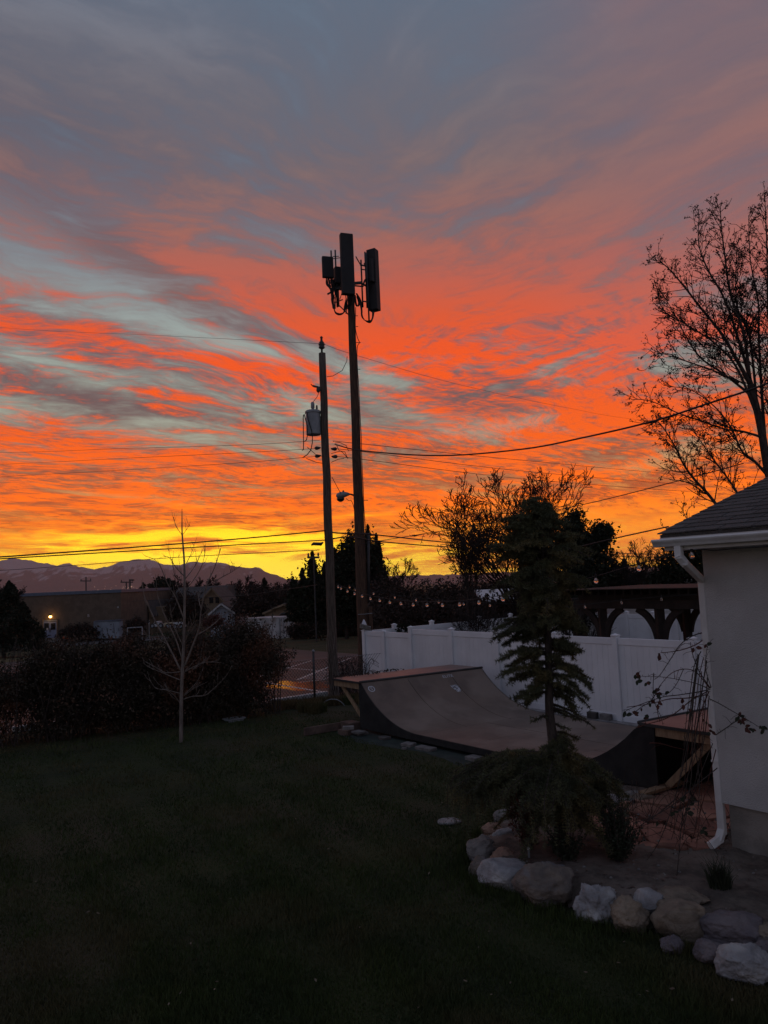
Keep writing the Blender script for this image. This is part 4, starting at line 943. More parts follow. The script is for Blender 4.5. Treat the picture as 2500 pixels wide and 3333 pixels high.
def evergreen(name, label, Y, spires, m='evergreen', leaf=.22, cat='tree', trunk=True, seed=1, group=None, blobs=()):
    g_ = np.random.RandomState(seed); P = []; x0 = sum(s[0] for s in spires)/len(spires); z0 = gz(atY(x0, 2000, Y).x, Y)
    b = Vector((atY(x0, 1950, Y).x, Y, z0)); o = thing(name, label, cat, b, group)
    for px, ytop, wpx, ybot, n in spires:
        t = atY(px, ytop, Y); q = atY(px, ybot, Y); dy = g_.uniform(-.8, .8)
        P.append(spire((q.x*.7+t.x*.3, Y+dy, q.z), W_(wpx/2, Y), t.z-q.z, n, g_))
    for px, py, wpx, hpx, n in blobs:
        c = atY(px, py, Y); P.append(blob((c.x, Y, c.z), (W_(wpx/2, Y), W_(wpx/3, Y), W_(hpx/2, Y)), n, g_, .2, .4))
    leafcloud('crown', np.concatenate(P), leaf, M[m], o, seed, asp=.5)
    if trunk: MB().tube([b-Vector((0, 0, .2)), b+Vector((0, 0, 3))], [.2, .12], 7).build('trunk', M['bark'], o)
    return o
def roundtree(name, label, Y, blobs, m='evergreen', leaf=.22, cat='tree', seed=1, hollow=.3, group=None, trunk=True):
    g_ = np.random.RandomState(seed); P = []; x0 = sum(s[0] for s in blobs)/len(blobs); b = Vector((atY(x0, 1950, Y).x, Y, gz(atY(x0, 1950, Y).x, Y)))
    o = thing(name, label, cat, b, group)
    for px, py, wpx, hpx, n in blobs:
        c = atY(px, py, Y); P.append(blob((c.x, Y+g_.uniform(-.5, .5), c.z), (W_(wpx/2, Y), W_(wpx/2.4, Y), W_(hpx/2, Y)), n, g_, hollow))
    P = np.concatenate(P); P = P[P[:, 2] > b.z-.1] if (P[:, 2] > b.z-.1).any() else P
    leafcloud('crown', P, leaf, M[m], o, seed)
    if trunk:
        tp = MB(); c = atY(blobs[0][0], blobs[0][1], Y); tp.tube([b-Vector((0, 0, .2)), (b+c)/2, c], [.16, .11, .05], 6); tp.build('trunk', M['bark'], o)
    return o
def rdir(d, ang, rs):
    d = d.normalized(); a = d.orthogonal().normalized(); a.rotate(Matrix.Rotation(rs.uniform(0, 6.283), 3, d)); return (d*math.cos(ang)+a*math.sin(ang)).normalized()
def grow(mb, p, d, L, r, depth, rs, cfg, tips=None):
    k = 5 if depth > 1 else 4; pts = [p.copy()]; q = p.copy(); dd = d.normalized()
    for i in range(k):
        dd = (dd+Vector((rs.gauss(0, cfg['wob']), rs.gauss(0, cfg['wob']), rs.gauss(0, cfg['wob'])+cfg['up']))).normalized(); q = q+dd*L/k; pts.append(q.copy())
    r1 = max(cfg['rmin'], r*.45); n = 6 if r > .05 else (4 if r > .02 else 3)
    mb.tube(pts, [r+(r1-r)*i/k for i in range(k+1)], n, cap=False)
    if depth <= 0:
        if tips is not None: tips += [(pts[j], dd) for j in range(1, k+1)]
        return
    nc = cfg['kids'][depth] if isinstance(cfg['kids'], dict) else cfg['kids']
    for c in range(nc):
        f = cfg['from']+(1-cfg['from'])*(c+rs.uniform(.2, .9))/nc; f = min(f, 1); i = min(int(f*k), k-1); b = pts[i]+(pts[i+1]-pts[i])*(f*k-i)
        grow(mb, b, rdir(pts[i+1]-pts[i], R(rs.uniform(*cfg['ang'])), rs), L*rs.uniform(*cfg['ratio'])*(1.1-.45*f), max(cfg['rmin'], (r+(r1-r)*f)*.6), depth-1, rs, cfg, tips)
def bare(name, label, Y, base_px, h_px, m='twig', stems=1, depth=3, seed=1, spread=12, cfg=None, zb=None, r=.12, cat='tree', trunkfrac=.35, lean=0.0, group=None, buds=None):
    rs = random.Random(seed); x = atY(*base_px, Y).x; b = Vector((x, Y, gz(x, Y) if zb is None else zb)); top = atY(base_px[0], h_px, Y); Ht = top.z-b.z
    o = thing(name, label, cat, b, group); c = dict(wob=.09, up=.03, rmin=.012, kids=6, ang=(22, 48), ratio=(.45, .7)); c['from'] = .25
    if cfg: c.update(cfg)
    tr = MB(); cr = MB(); tips = []
    for s in range(stems):
        d = rdir(Vector((lean, 0, 1)), R(rs.uniform(.3, 1)*spread), rs); L0 = Ht*trunkfrac*rs.uniform(.85, 1.1)
        p1 = b+Vector((rs.uniform(-.1, .1), rs.uniform(-.1, .1), -.1))*(stems > 1); q = [p1+d*L0*i/4+Vector((rs.gauss(0, .02), rs.gauss(0, .02), 0))*(i > 0) for i in range(5)]
        tr.tube(q, [r*(1-.09*i)/(stems**.4) for i in range(5)], 7, cap=False)
        for j in range(c.get('limbs', 5)):
            f = .55+.45*(j+1)/c.get('limbs', 5); st = q[0]+(q[-1]-q[0])*f
            grow(cr, st, rdir(d, R(rs.uniform(*c.get('lang', (8, 40)))), rs), (Ht-L0*f)*rs.uniform(.6, .95)*c.get('ll', .75), r*.55/(stems**.4), depth, rs, c, tips)
    tr.build('trunk', M['bark'], o, smooth=True); cr.build('crown', M[m], o)
    if buds and tips:
        P = np.array([tuple(p+Vector((rs.gauss(0, .03), rs.gauss(0, .03), rs.gauss(0, .03)))) for p, _ in tips for _k in range(buds[1])]); leafcloud('buds', P, buds[0], M['bud'], o, seed)
    return o

# ---------------------------------------------------------------- school building across the car park
YS = 97.0
def S(px, py, dy=0.0): return atY(px, py, YS+dy)
sx0, sx1 = S(-260, 1950).x, S(393, 1950).x; szt = S(393, 1918).z; szb = gz(S(200, 2070).x, YS)-.2
sc = thing('school_building', 'flat roofed brown brick building with a slate blue roof band and blue double doors', 'building', Vector(((sx0+sx1)/2, YS, szb)))
MB().box(sx0, sx1, YS, YS+28, szb, szt-.40).build('wall', M['brick_wall'], sc)
MB().box(sx0-.1, sx1+.12, YS-.12, YS+28.1, szt-.42, szt).build('roof_band', M['roof_band'], sc, bevel=.02)
def rect(px0, py0, px1, py1, d0, d1, name, m, par):
    a, c = S(px0, py1, d0), S(px1, py0, d0); return MB().box(a.x, c.x, YS+d0, YS+d1, a.z, c.z).build(name, M[m], par)
rect(138, 2014, 187, 2017, -.18, -.003, 'door_frame', 'tan_wall', sc); rect(138, 2017, 141, 2076, -.18, -.003, 'door_frame', 'tan_wall', sc); rect(184, 2017, 187, 2076, -.18, -.003, 'door_frame', 'tan_wall', sc)
rect(141, 2017, 184, 2023, -.08, -.003, 'transom', 'locker', sc)
for a, c in ((141.2, 162.3), (162.8, 183.8)):
    d = rect(a, 2023.2, c, 2076, -.10, -.003, 'door', 'door_blue', sc)
    rect(a+3, 2028, c-3, 2050, -.115, -.101, 'window', 'glass_dark', d); rect(160 if a < 150 else 164, 2045, 161 if a < 150 else 165, 2058, -.16, -.101, 'handle', 'dark_metal', d)
rect(151.5, 2044, 157, 2051, -.14, -.118, 'notice', 'white_paint', sc)
lm = thing('wall_lamp', 'lit orange wall lamp above the blue double doors', 'lamp', S(164, 2007))
MB().box(S(161, 2007).x, S(167, 2007).x, YS-.25, YS-.003, S(164, 2005).z, S(164, 2002).z).build('housing', M['dark_metal'], lm)
me_ = bpy.data.materials.new('lamp_glow'); me_.use_nodes = True; q = me_.node_tree.nodes['Principled BSDF']; q.inputs['Emission Color'].default_value = (1, .52, .13, 1); q.inputs['Emission Strength'].default_value = 9
c = S(164, 2007.5, -.22); MB().lathe(c+Vector((0, 0, -.14)), [(.05, 0), (.16, .06), (.19, .14), (.15, .24), (.05, .27)], 12).build('globe', me_, lm, smooth=True)
pl = bpy.data.lights.new('lamp_light', 'POINT'); pl.energy = 14; pl.color = (1, .50, .14); pl.shadow_soft_size = .2; plo = bpy.data.objects.new('lamp_light', pl); COL.objects.link(plo); plo.parent = lm; plo.location = Vector((0, -.75, -.1))
text_mb('B', .52, S(288, 2004, -.02), (1, 0, 0), (0, 0, 1), .01).build('letter', M['white_paint'], sc)
rect(382, 1974, 385, 1979, -.2, -.003, 'wall_fixture', 'white_paint', sc)
for i in range(3): rect(148-i, 2077+i*5, 196+i*2, 2082+i*5, -.6-.45*i, -.003-.45*i, 'step', 'concrete', sc)
lk = thing('steel_cabinets', 'row of tall grey blue steel cabinets against the brick wall', 'cabinet', S(345, 2078, -1.4))
rect(305, 2022, 317, 2078, -.9, -.1, 'end_panel', 'locker', lk); rect(306, 2019.5, 390, 2021.5, -1.5, -.1, 'lid', 'roof_band', lk)
for i in range(4):
    a = 317.3+i*17.9; d = rect(a, 2022, a+17.3, 2078, -1.4, -.1, 'cabinet_door', 'locker', lk); rect(a+14.5, 2044, a+15.5, 2054, -1.46, -1.402, 'handle', 'dark_metal', d)
c = S(75, 2093, -12); sg = thing('yard_sign', 'small white yard sign with dark marks before the left evergreen', 'sign', c)
a = atY(70, 2093, 80); c2 = atY(80, 2066, 80); MB().box(a.x, c2.x, 80, 80.03, a.z, c2.z).build('sign_board', M['white_paint'], sg)
for y0, w in ((2071, 5), (2077, 3), (2082, 5), (2087, 4)): b0 = atY(75-w*.7, y0+2.2, 79.98); b1 = atY(75+w*.4, y0, 79.98); MB().box(b0.x, b1.x, 79.97, 79.998, b0.z, b1.z).build('mark', M['dark_metal'], sg)
c = S(213, 2084, -3); pk_ = thing('planter', 'planter of orange flowers beside the school steps', 'planter', c); MB().lathe(c, [(.2, -.3), (.3, .1), (.3, .14)], 10).build('pot', M['dark_metal'], pk_)
leafcloud('flowers', blob(c+Vector((0, 0, .3)), (.36, .3, .24), 260, np.random.RandomState(4)), .12, M['orange'], pk_, 3)
roundtree('school_shrub', 'wide dark shrub against the brick wall between the doors and the cabinets', 95, [(225, 2062, 60, 46, 1500), (262, 2058, 70, 56, 2000), (298, 2064, 40, 40, 900)], 'brown_brush', .25, 'shrub', 5, trunk=False)
roundtree('school_shrub', 'low dark shrub at the left of the blue double doors', 94, [(120, 2065, 50, 44, 1300)], 'evergreen', .25, 'shrub', 6, trunk=False)
evergreen('blue_spruce', 'dense dark evergreen cut by the left edge of the frame', 70, [(30, 1893, 190, 2105, 9000), (-60, 1880, 180, 2110, 5000), (70, 1960, 120, 2112, 3500)], leaf=.30, seed=2)
bare('bare_tree', 'bare twiggy tree top rising behind the dark evergreen at the left edge', 82, (20, 2060), 1862, depth=3, seed=3, r=.16, spread=6, cfg=dict(rmin=.03, lang=(10, 45)))
# far poles
def farpole(label, px, y0, y1, Y, arm=None, r=.13, head=None, name='far_utility_pole', cat='utility pole'):
    a, c = atY(px, y1, Y), atY(px, y0, Y); a.x = c.x; a.z = gz(a.x, Y)-.2; o = thing(name, label, cat, a)
    MB().tube([a, c], [r, r*.8], 8).build('pole', M['dark_metal'], o)
    if arm: l, r_ = atY(arm[0], arm[2], Y), atY(arm[1], arm[2], Y); MB().beam(l, r_, .14, .16).build('crossarm', M['dark_metal'], o); [MB().lathe(Vector((x, Y, l.z+.06)), [(.06, 0), (.09, .12), (.05, .3)], 6).build('insulator', M['dark_metal'], o) for x in (l.x+.1, r_.x-.1)]
    if head: l, r_ = atY(head[0], head[2], Y), atY(head[1], head[2], Y); MB().beam(l, r_, .35, .22).build('lamp_head', M['dark_metal'], o)
    return o
farpole('small utility pole with one crossarm showing above the flat roof', 280, 1878, 1990, 128, (262, 297, 1891))
farpole('utility pole with a crossarm standing just right of the flat roofed building', 411, 1893, 2030, 112, (393, 433, 1895))
farpole('square headed parking lamp pole beside the far utility pole', 423, 1886, 2030, 106, None, .15, (421, 436, 1888), 'lot_lamp', 'lamp post')
farpole('utility pole with a crossarm in front of the tall juniper', 1021, 1806, 2000, 63, (1000, 1040, 1814), .07)

# ---------------------------------------------------------------- houses down the street
def gable(name, label, Y, px0, px1, yeave, ybot, apex, depth, wallm, face='front', over=6, cat='house', trim='tan_wall'):
    a, c = atY(px0, ybot, Y), atY(px1, yeave, Y); ap = atY(*apex, Y); a.z = min(a.z, gz(a.x, Y)+.1)-.4
    o = thing(name, label, cat, Vector(((a.x+c.x)/2, Y, a.z))); ov = W_(over, Y)
    wm = MB(); wm.prism([(a.x, Y, a.z), (c.x, Y, a.z), (c.x, Y, c.z), (ap.x, Y, ap.z), (a.x, Y, c.z)], (0, depth, 0)); wl = wm.build('wall', M[wallm], o)
    for s, xe in ((-1, a.x), (1, c.x)):
        e = Vector((xe+s*ov, Y-.35, c.z-(ap.z-c.z)/abs(ap.x-xe)*ov)); p = Vector((ap.x, Y-.35, ap.z)); rm = MB()
        rm.prism([e+Vector((0, 0, .03)), p+Vector((0, 0, .03)), p+Vector((0, 0, .2)), e+Vector((0, 0, .2))], (0, depth+.7, 0)); rm.build('roof', M['house_roof'], o)
        fm = MB(); fm.beam(e+Vector((0, -.03, .02)), p+Vector((0, -.03, .02)), .05, .20); fm.build('fascia', M[trim], o)
    return o, a, c
def hwin(o, Y, px0, py0, px1, py1, m='glass_dark', frame='white_paint', shut=0):
    a, c = atY(px0, py1, Y), atY(px1, py0, Y); f = MB().box(a.x-.08, c.x+.08, Y-.06, Y-.003, a.z-.08, c.z+.08).build('window', M[frame], o)
    MB().box(a.x, c.x, Y-.09, Y-.062, a.z, c.z).build('pane', M[m], f); mx = (a.x+c.x)/2
    MB().box(mx-.03, mx+.03, Y-.11, Y-.091, a.z, c.z).build('mullion', M[frame], f); mz = (a.z+c.z)/2; MB().box(a.x, mx-.031, Y-.11, Y-.091, mz-.03, mz+.03).build('mullion', M[frame], f)
    if shut:
        for s in (-1, 1): x = (a.x-.1-shut) if s < 0 else c.x+.1; MB().box(x, x+shut, Y-.07, Y-.003, a.z-.05, c.z+.05).build('shutter', M['shutter'], o)
o, a, c = gable('tan_house', 'tan two storey house with steep left gable and long dark roof', 108, 443, 492, 1990, 2050, (476, 1942), 16, 'tan_wall')
hwin(o, 108, 458, 1994, 470, 2020, shut=.55); hwin(o, 108, 464, 1962, 469, 1972)
rb = MB(); a, c = atY(550, 1914, 112), atY(736, 1962, 112); rb.prism([(a.x, 110, c.z), (c.x, 110, c.z), (c.x-.4, 116, a.z), (a.x+.4, 116, a.z)], (0, 8, .1)); rb.build('main_roof', M['house_roof'], o)
b0, b1 = atY(494, 2050, 110.5), atY(732, 1966, 110.5); MB().box(b0.x, b1.x, 110.5, 122, b0.z-.5, b1.z).build('main_wall', M['tan_wall'], o)
o2, a, c = gable('tan_house', 'tan gable wing with dark upper windows right of the long roofed house', 106, 655, 726, 1955, 2045, (690, 1916), 9, 'tan_wall'); hwin(o2, 106, 683, 1945, 693, 1962, frame='shutter'); hwin(o2, 106, 703, 1945, 712, 1962, frame='shutter')
o3, a, c = gable('blue_garage', 'grey blue gabled garage with white fascia beside the red bush', 90, 685, 764, 1995, 2045, (722, 1966), 9, 'blue_wall', over=4, trim='white_paint')
hwin(o3, 90, 718, 1971, 725, 1976); hwin(o3, 90, 742, 2003, 752, 2018)
gd, ge_ = atY(692, 2040, 90), atY(716, 2008, 90); g_ = MB().box(gd.x, ge_.x, 89.9, 89.997, gd.z-.3, ge_.z).build('garage_door', M['siding'], o3)
o4, a, c = gable('small_house', 'little pale gabled house far off between the flat roof and the poles', 118, 392, 418, 2006, 2040, (405, 1988), 8, 'blue_wall', over=3, trim='white_paint'); hwin(o4, 118, 402, 2012, 408, 2022)
o5, a, c = gable('low_house', 'low grey roofed house behind the shipping container with a bright strip on its roof', 88, 862, 962, 1992, 2030, (925, 1968), 10, 'tan_wall', over=5)
mt = mat('roof_glass', (.55, .5, .45), rough=.12, metal=1.0); q0, q1 = atY(884, 1986, 87.3), atY(918, 1978, 87.3); MB().poly((q0.x, 87.2, q0.z+.10), (q1.x, 87.2, q1.z+.10), (q1.x, 89.6, q1.z+.13), (q0.x, 89.6, q0.z+.13)).build('skylight', mt, o5)
o6, a, c = gable('white_house', 'white sided house gable showing over the right end of the pergola', 46, 2146, 2278, 1918, 1990, (2208, 1868), 8, 'siding', over=5, trim='white_paint')
for i in range(9):
    z = atY(2200, 1988-i*12, 46).z; MB().box(a.x, c.x, 45.96, 45.997, z, z+.05).build('siding_lap', M['siding'], o6) if z < c.z else None
o7, a, c = gable('tan_sided_house', 'pale tan sided house wall seen through the gap under the pergola', 36, 2040, 2132, 1960, 2060, (2088, 1940), 6, 'siding', over=3)
ws = MB(); p0, p1 = atY(1565, 1962, 40), atY(1700, 1930, 40); ws.prism([(p0.x, 40, p0.z), (p1.x, 40, p0.z), (p1.x, 42.5, p1.z+.1), (p0.x, 42.5, p1.z+.1)], (0, .02, .12)); 
sh = thing('pale_shed', 'low shed with a pale roof half hidden by the bare tree behind the fence', 'shed', Vector(((p0.x+p1.x)/2, 41, 0))); ws.build('roof', M['siding'], sh); MB().box(p0.x+.15, p1.x-.15, 40.2, 43, 0, p0.z).build('wall', M['shutter'], sh)
# shipping container
YC = 77.0; cc = atY(878, 2086, YC); ct = thing('shipping_container', 'small white ribbed shipping container standing at the far side of the car park', 'container', cc)
ux_ = Vector((-.86, .51, 0)); uy_ = Vector((.74, .67, 0)); hh = atY(878, 2011, YC).z-cc.z; Ls, Le = W_(86, YC)/.90, W_(67, YC)/.70
bx = MB(); n = 18; pts = []
for i in range(n*4+1):
    f = i/(n*4); o_ = [.0, .0, .05, .05][i % 4]; pts.append(cc+ux_*Ls*f+Vector((ux_.y, -ux_.x, 0)).normalized()*-o_)
for a, c in zip(pts, pts[1:]): bx.poly(a+Vector((0, 0, .12)), c+Vector((0, 0, .12)), c+Vector((0, 0, hh-.1)), a+Vector((0, 0, hh-.1)))
bx.build('ribbed_side', M['container'], ct)
for k in (0, 1):
    a, c = cc+uy_*Le*(.02+.49*k), cc+uy_*Le*(.49+.49*k); d = MB().prism([a+Vector((0, 0, .12)), c+Vector((0, 0, .12)), c+Vector((0, 0, hh-.1)), a+Vector((0, 0, hh-.1))], Vector((-.02, .03, 0))).build('container_door', M['container'], ct)
    m_ = a+(c-a)*(.85 if k == 0 else .15); MB().tube([m_+Vector((.02, -.05, .15)), m_+Vector((.02, -.05, hh-.12))], .03, 6).build('lock_rod', M['grey_metal'], d)
for a, c in [(cc, cc+ux_*Ls), (cc, cc+uy_*Le)]:
    for z in (.06, hh-.05): MB().beam(a+Vector((0, 0, z)), c+Vector((0, 0, z)), .12, .12).build('frame_rail', M['container'], ct)
for a in (cc, cc+ux_*Ls, cc+uy_*Le): MB().beam(a, a+Vector((0, 0, hh)), .14, .14, (0, 1, 0)).build('corner_post', M['container'], ct)
MB().prism([cc+Vector((0, 0, hh-.02)), cc+uy_*Le+Vector((0, 0, hh-.02)), cc+uy_*Le+ux_*Ls+Vector((0, 0, hh-.02)), cc+ux_*Ls+Vector((0, 0, hh-.02))], (0, 0, .05)).build('roof', M['container'], ct)
MB().prism([cc+ux_*Ls+Vector((0, 0, .1)), cc+ux_*Ls+uy_*Le+Vector((0, 0, .1)), cc+ux_*Ls+uy_*Le+Vector((0, 0, hh)), cc+ux_*Ls+Vector((0, 0, hh))], ux_*.03).build('back_wall', M['container'], ct)
# parked vehicles
def vehicle(name, label, Y, px0, px1, ytop, ybot, m, prof, cat):
    a, c = atY(px0, ybot, Y), atY(px1, ytop, Y); L, h = c.x-a.x, c.z-a.z; o = thing(name, label, cat, Vector(((a.x+c.x)/2, Y, a.z)))
    body = MB(); body.prism([(a.x+L*x, Y, a.z+h*z) for x, z in prof['body']], (0, 1.8, 0)); body.build('body', M[m], o, bevel=.05, seg=2)
    if 'cab' in prof:
        cb = MB(); cb.prism([(a.x+L*x, Y-.012, a.z+h*z) for x, z in prof['cab']], (0, .02, 0)); cb.build('window', M['glass_dark'], o)
    for x in prof['wheels']:
        w = MB(); ctr = Vector((a.x+L*x, Y-.02, a.z+.33)); w.tube([ctr, ctr+Vector((0, .24, 0))], .33, 14); ty = w.build('wheel', M['cable'], o); MB().tube([ctr+Vector((0, -.012, 0)), ctr+Vector((0, .02, 0))], .18, 10).build('rim', M['grey_metal'], ty)
    return o
vehicle('pickup_truck', 'white pickup truck parked on the street before the tan house', 98, 487, 532, 2022, 2046, 'car_white', dict(body=[(.02, .22), (.98, .22), (1, .55), (.66, .58), (.60, .98), (.36, 1), (.27, .62), (.03, .55)], cab=[(.32, .64), (.58, .64), (.56, .92), (.38, .94)], wheels=(.2, .8)), 'pickup truck')
vehicle('cargo_trailer', 'tan cargo trailer parked behind the white pickup', 97, 534, 561, 2027, 2047, 'tan_truck', dict(body=[(0, .2), (1, .2), (1, 1), (0, 1)], wheels=(.45, .68)), 'trailer')
vehicle('box_van', 'pale boxy van with faded markings parked right of the tan trailer', 97, 563, 594, 2026, 2048, 'car_white', dict(body=[(0, .2), (1, .2), (1, .55), (.86, .62), (.78, 1), (0, 1)], cab=[(.80, .64), (.9, .62), (.84, .9), (.79, .9)], wheels=(.2, .8)), 'van')
vehicle('parked_car', 'dark car with the sunset shining on its glass in front of the garage', 84, 696, 757, 2034, 2060, 'car_dark', dict(body=[(0, .25), (1, .25), (1, .55), (.85, .62), (.68, .98), (.36, 1), (.18, .62), (0, .55)], cab=[(.24, .64), (.8, .64), (.66, .92), (.38, .94)], wheels=(.2, .8)), 'car')
vehicle('parked_car', 'dark vehicle roof showing behind the container before the low house', 84, 904, 946, 1994, 2022, 'car_dark', dict(body=[(0, .25), (1, .25), (1, .6), (.85, .66), (.7, 1), (.25, 1), (.1, .66), (0, .6)], cab=[(.2, .68), (.8, .68), (.68, .94), (.28, .94)], wheels=(.2, .8)), 'car')
for lab, px in (('white street sign before the tan house', 485), ('white street sign beside the grey blue garage', 736)):
    c = atY(px, 2034, 88); sg = thing('street_sign', lab, 'sign', Vector((c.x, 88, gz(c.x, 88)))); a, c2 = atY(px-2.6, 2030, 88), atY(px+2.6, 2019, 88); MB().box(a.x, c2.x, 88, 88.03, a.z, c2.z).build('sign_plate', M['white_paint'], sg); MB().tube([(c.x, 88.06, gz(c.x, 88)-.2), (c.x, 88.06, c2.z)], .04, 6).build('post', M['grey_metal'], sg)
    b0, b1 = atY(px-1.3, 2028.5, 87.98), atY(px+1.3, 2021, 87.98); MB().box(b0.x, b1.x, 87.97, 87.999, b0.z, b1.z).build('mark', M['dark_metal'], sg)
bk = thing('goal_frame', 'pale metal gate frame standing in the brush beyond the hedge', 'frame', gpt(440, 2100)); a, c = atY(415, 2044, 60), atY(463, 2041, 60); k = gpt(415, 2100)
for p, q in ((a, c), (a, Vector((a.x, 60, a.z-2.2))), (c, Vector((c.x, 60, c.z-2.2)))): MB().tube([p, q], .045, 6).build('tube', M['grey_metal'], bk)

# ---------------------------------------------------------------- trees of the middle distance
roundtree('street_tree', 'dark dense round tree in front of the tan house', 100, [(600, 1975, 95, 95, 5000), (565, 1985, 50, 70, 1800), (640, 1992, 60, 70, 2000)], 'brown_brush', .28, seed=8)
evergreen('pine_tree', 'pointed dark pine left of the tan house', 118, [(470, 1898, 62, 2010, 3500), (450, 1930, 40, 2010, 1000)], leaf=.4, seed=11)
roundtree('evergreen_tree', 'rounded dark evergreen behind the left end of the long roof', 120, [(525, 1920, 70, 66, 3500), (545, 1905, 50, 40, 1500), (510, 1940, 50, 60, 1500)], leaf=.4, seed=12)
for i, (px, yt, lab) in enumerate([(585, 1866, 'round bare tree crown behind the roof left of the young tree'), (668, 1868, 'round bare tree crown behind the roof just right of the young tree'), (738, 1876, 'spreading bare tree over the right gable of the tan house'), (800, 1860, 'tall thin bare tree left of the small pine'), (925, 1880, 'bare tree beside the juniper against the end of the ridge')]):
    bare('bare_tree', lab, 120+i, (px, 2030), yt, depth=3, seed=20+i, r=.2, spread=5, cfg=dict(rmin=.035, lang=(15, 55), limbs=6, up=.05), trunkfrac=.4)
evergreen('pine_tree', 'small pointed pine above the brown thicket left of the juniper', 92, [(862, 1882, 60, 2000, 2500)], leaf=.32, seed=14)
roundtree('brush_thicket', 'broad brown thicket of bare shrubs behind the container', 90, [(850, 1955, 150, 100, 5000), (790, 1975, 80, 80, 2000), (910, 1960, 90, 90, 2500)], 'brown_brush', .26, 'thicket', 15)
roundtree('red_shrub', 'rounded dark red shrub in front of the grey blue garage', 86, [(702, 2022, 56, 44, 1800), (676, 2030, 40, 36, 900)], 'red_leaf', .2, 'shrub', 16, trunk=False)
roundtree('brown_shrub', 'rounded brown shrub beside the far street sign', 84, [(442, 2035, 66, 46, 2000)], 'brown_brush', .25, 'shrub', 17, trunk=False)
roundtree('brown_shrub', 'dark shrub between the small gate frame and the cabinets', 60, [(430, 2090, 80, 60, 2200)], 'brown_brush', .2, 'shrub', 18, trunk=False)
jn = evergreen('juniper_tree', 'large ragged dark juniper standing behind the two poles', 66, [(1205, 1708, 46, 1990, 3200), (1228, 1735, 40, 1900, 1500), (1240, 1765, 50, 1980, 1800), (1150, 1738, 60, 2000, 3400), (1120, 1770, 50, 1980, 2000), (1095, 1785, 70, 2010, 2600), (1018, 1794, 70, 2010, 4200), (985, 1850, 70, 2020, 2400), (955, 1880, 50, 2020, 1500), (1060, 1830, 90, 2020, 3000), (1180, 1800, 110, 2020, 4500), (1255, 1850, 70, 2010, 2000)], 'juniper', .30, seed=31, blobs=[(1120, 1930, 190, 230, 6000), (1180, 1880, 160, 230, 6000), (1050, 1940, 150, 180, 4500), (985, 1950, 100, 130, 2500), (1215, 1930, 110, 190, 3000), (1110, 1860, 100, 120, 2000), (1200, 1800, 80, 130, 2200), (1140, 1800, 70, 110, 1600)])
roundtree('clipped_hedge', 'dark clipped hedge along the far edge of the car park', 72, [(1000, 2050, 130, 70, 4000), (1100, 2048, 130, 76, 4000), (960, 2055, 60, 56, 1500), (1180, 2040, 120, 86, 3500)], 'brown_brush', .2, 'hedge', 33, hollow=.1, trunk=False)
bare('bare_tree', 'rounded bare tree right of the tall pole', 58, (1300, 2000), 1765, depth=4, seed=41, r=.13, spread=6, cfg=dict(rmin=.014, lang=(8, 58), limbs=7, kids={4: 4, 3: 4, 2: 4, 1: 4}, up=.05, ll=.8), trunkfrac=.28)
g_ = np.random.RandomState(44); P = []
for i in range(34):
    px = 1215+i*27+g_.uniform(-12, 12); yt = 1908+g_.uniform(-14, 10)-(px-1250)*.035; Y = 52+g_.uniform(-6, 8); c = atY(px, yt+45, Y); P.append(blob((c.x, Y, c.z), (1.1, 1.0, W_(g_.uniform(42, 56), Y)), 700, g_, .2))
for i in range(30):
    px = 1225+i*24+g_.uniform(-12, 12); Y = 37+g_.uniform(-3, 3); c = atY(px, 2010+g_.uniform(-20, 14)-(px-1250)*.04, Y); P.append(blob((c.x, Y, c.z), (.9, .8, .9), 420, g_, .2))
stuff(tag(leafcloud('far_thicket', np.concatenate(P), .2, M['brown_brush'], None, 44), 'dark brown mass of bare shrubs along the skyline behind the white fence', 'thicket'))
bt_ = bare('bare_tree', 'wide bare tree with crooked limbs behind the conifer', 33, (1700, 2080), 1540, depth=4, seed=47, r=.15, stems=3, spread=9, cfg=dict(rmin=.0135, lang=(4, 40), limbs=6, kids={4: 5, 3: 5, 2: 4, 1: 3}, up=.05, wob=.12, ll=.88, ang=(22, 54)), trunkfrac=.22, zb=0)
bare('sucker_clump', 'clump of thin upright bare stems at the left side of the wide bare tree', 29, (1530, 2060), 1650, stems=9, depth=2, seed=48, r=.035, spread=9, cfg=dict(rmin=.007, lang=(3, 22), limbs=4, kids=6, up=.12, ang=(14, 36), ratio=(.25, .45)), trunkfrac=.55, zb=0, buds=(.05, 1))
bare('bare_bush', 'low bare bush with crossing stems behind the fence left of the conifer', 26, (1560, 2075), 1925, stems=10, depth=2, seed=49, r=.025, spread=48, cfg=dict(rmin=.006, lang=(10, 45), limbs=4, kids=5), trunkfrac=.5, zb=.4)
bare('bare_bush', 'low bare bush behind the fence right of the conifer trunk', 22, (1870, 2080), 1960, stems=8, depth=2, seed=50, r=.02, spread=45, cfg=dict(rmin=.005, lang=(10, 45), limbs=4, kids=5), trunkfrac=.5, zb=.4)
bare('yard_sapling', 'small evergreen sapling rising just behind the fence near its far corner', 24.5, (1312, 2062), 2005, stems=1, depth=1, seed=51, r=.02, spread=2, cfg=dict(rmin=.006), zb=0)
leafcloud('crown', blob(tuple(atY(1312, 2052, 24.5)), (.22, .2, .22), 500, np.random.RandomState(5)), .08, M['evergreen'], bpy.data.objects['yard_sapling'], 5)
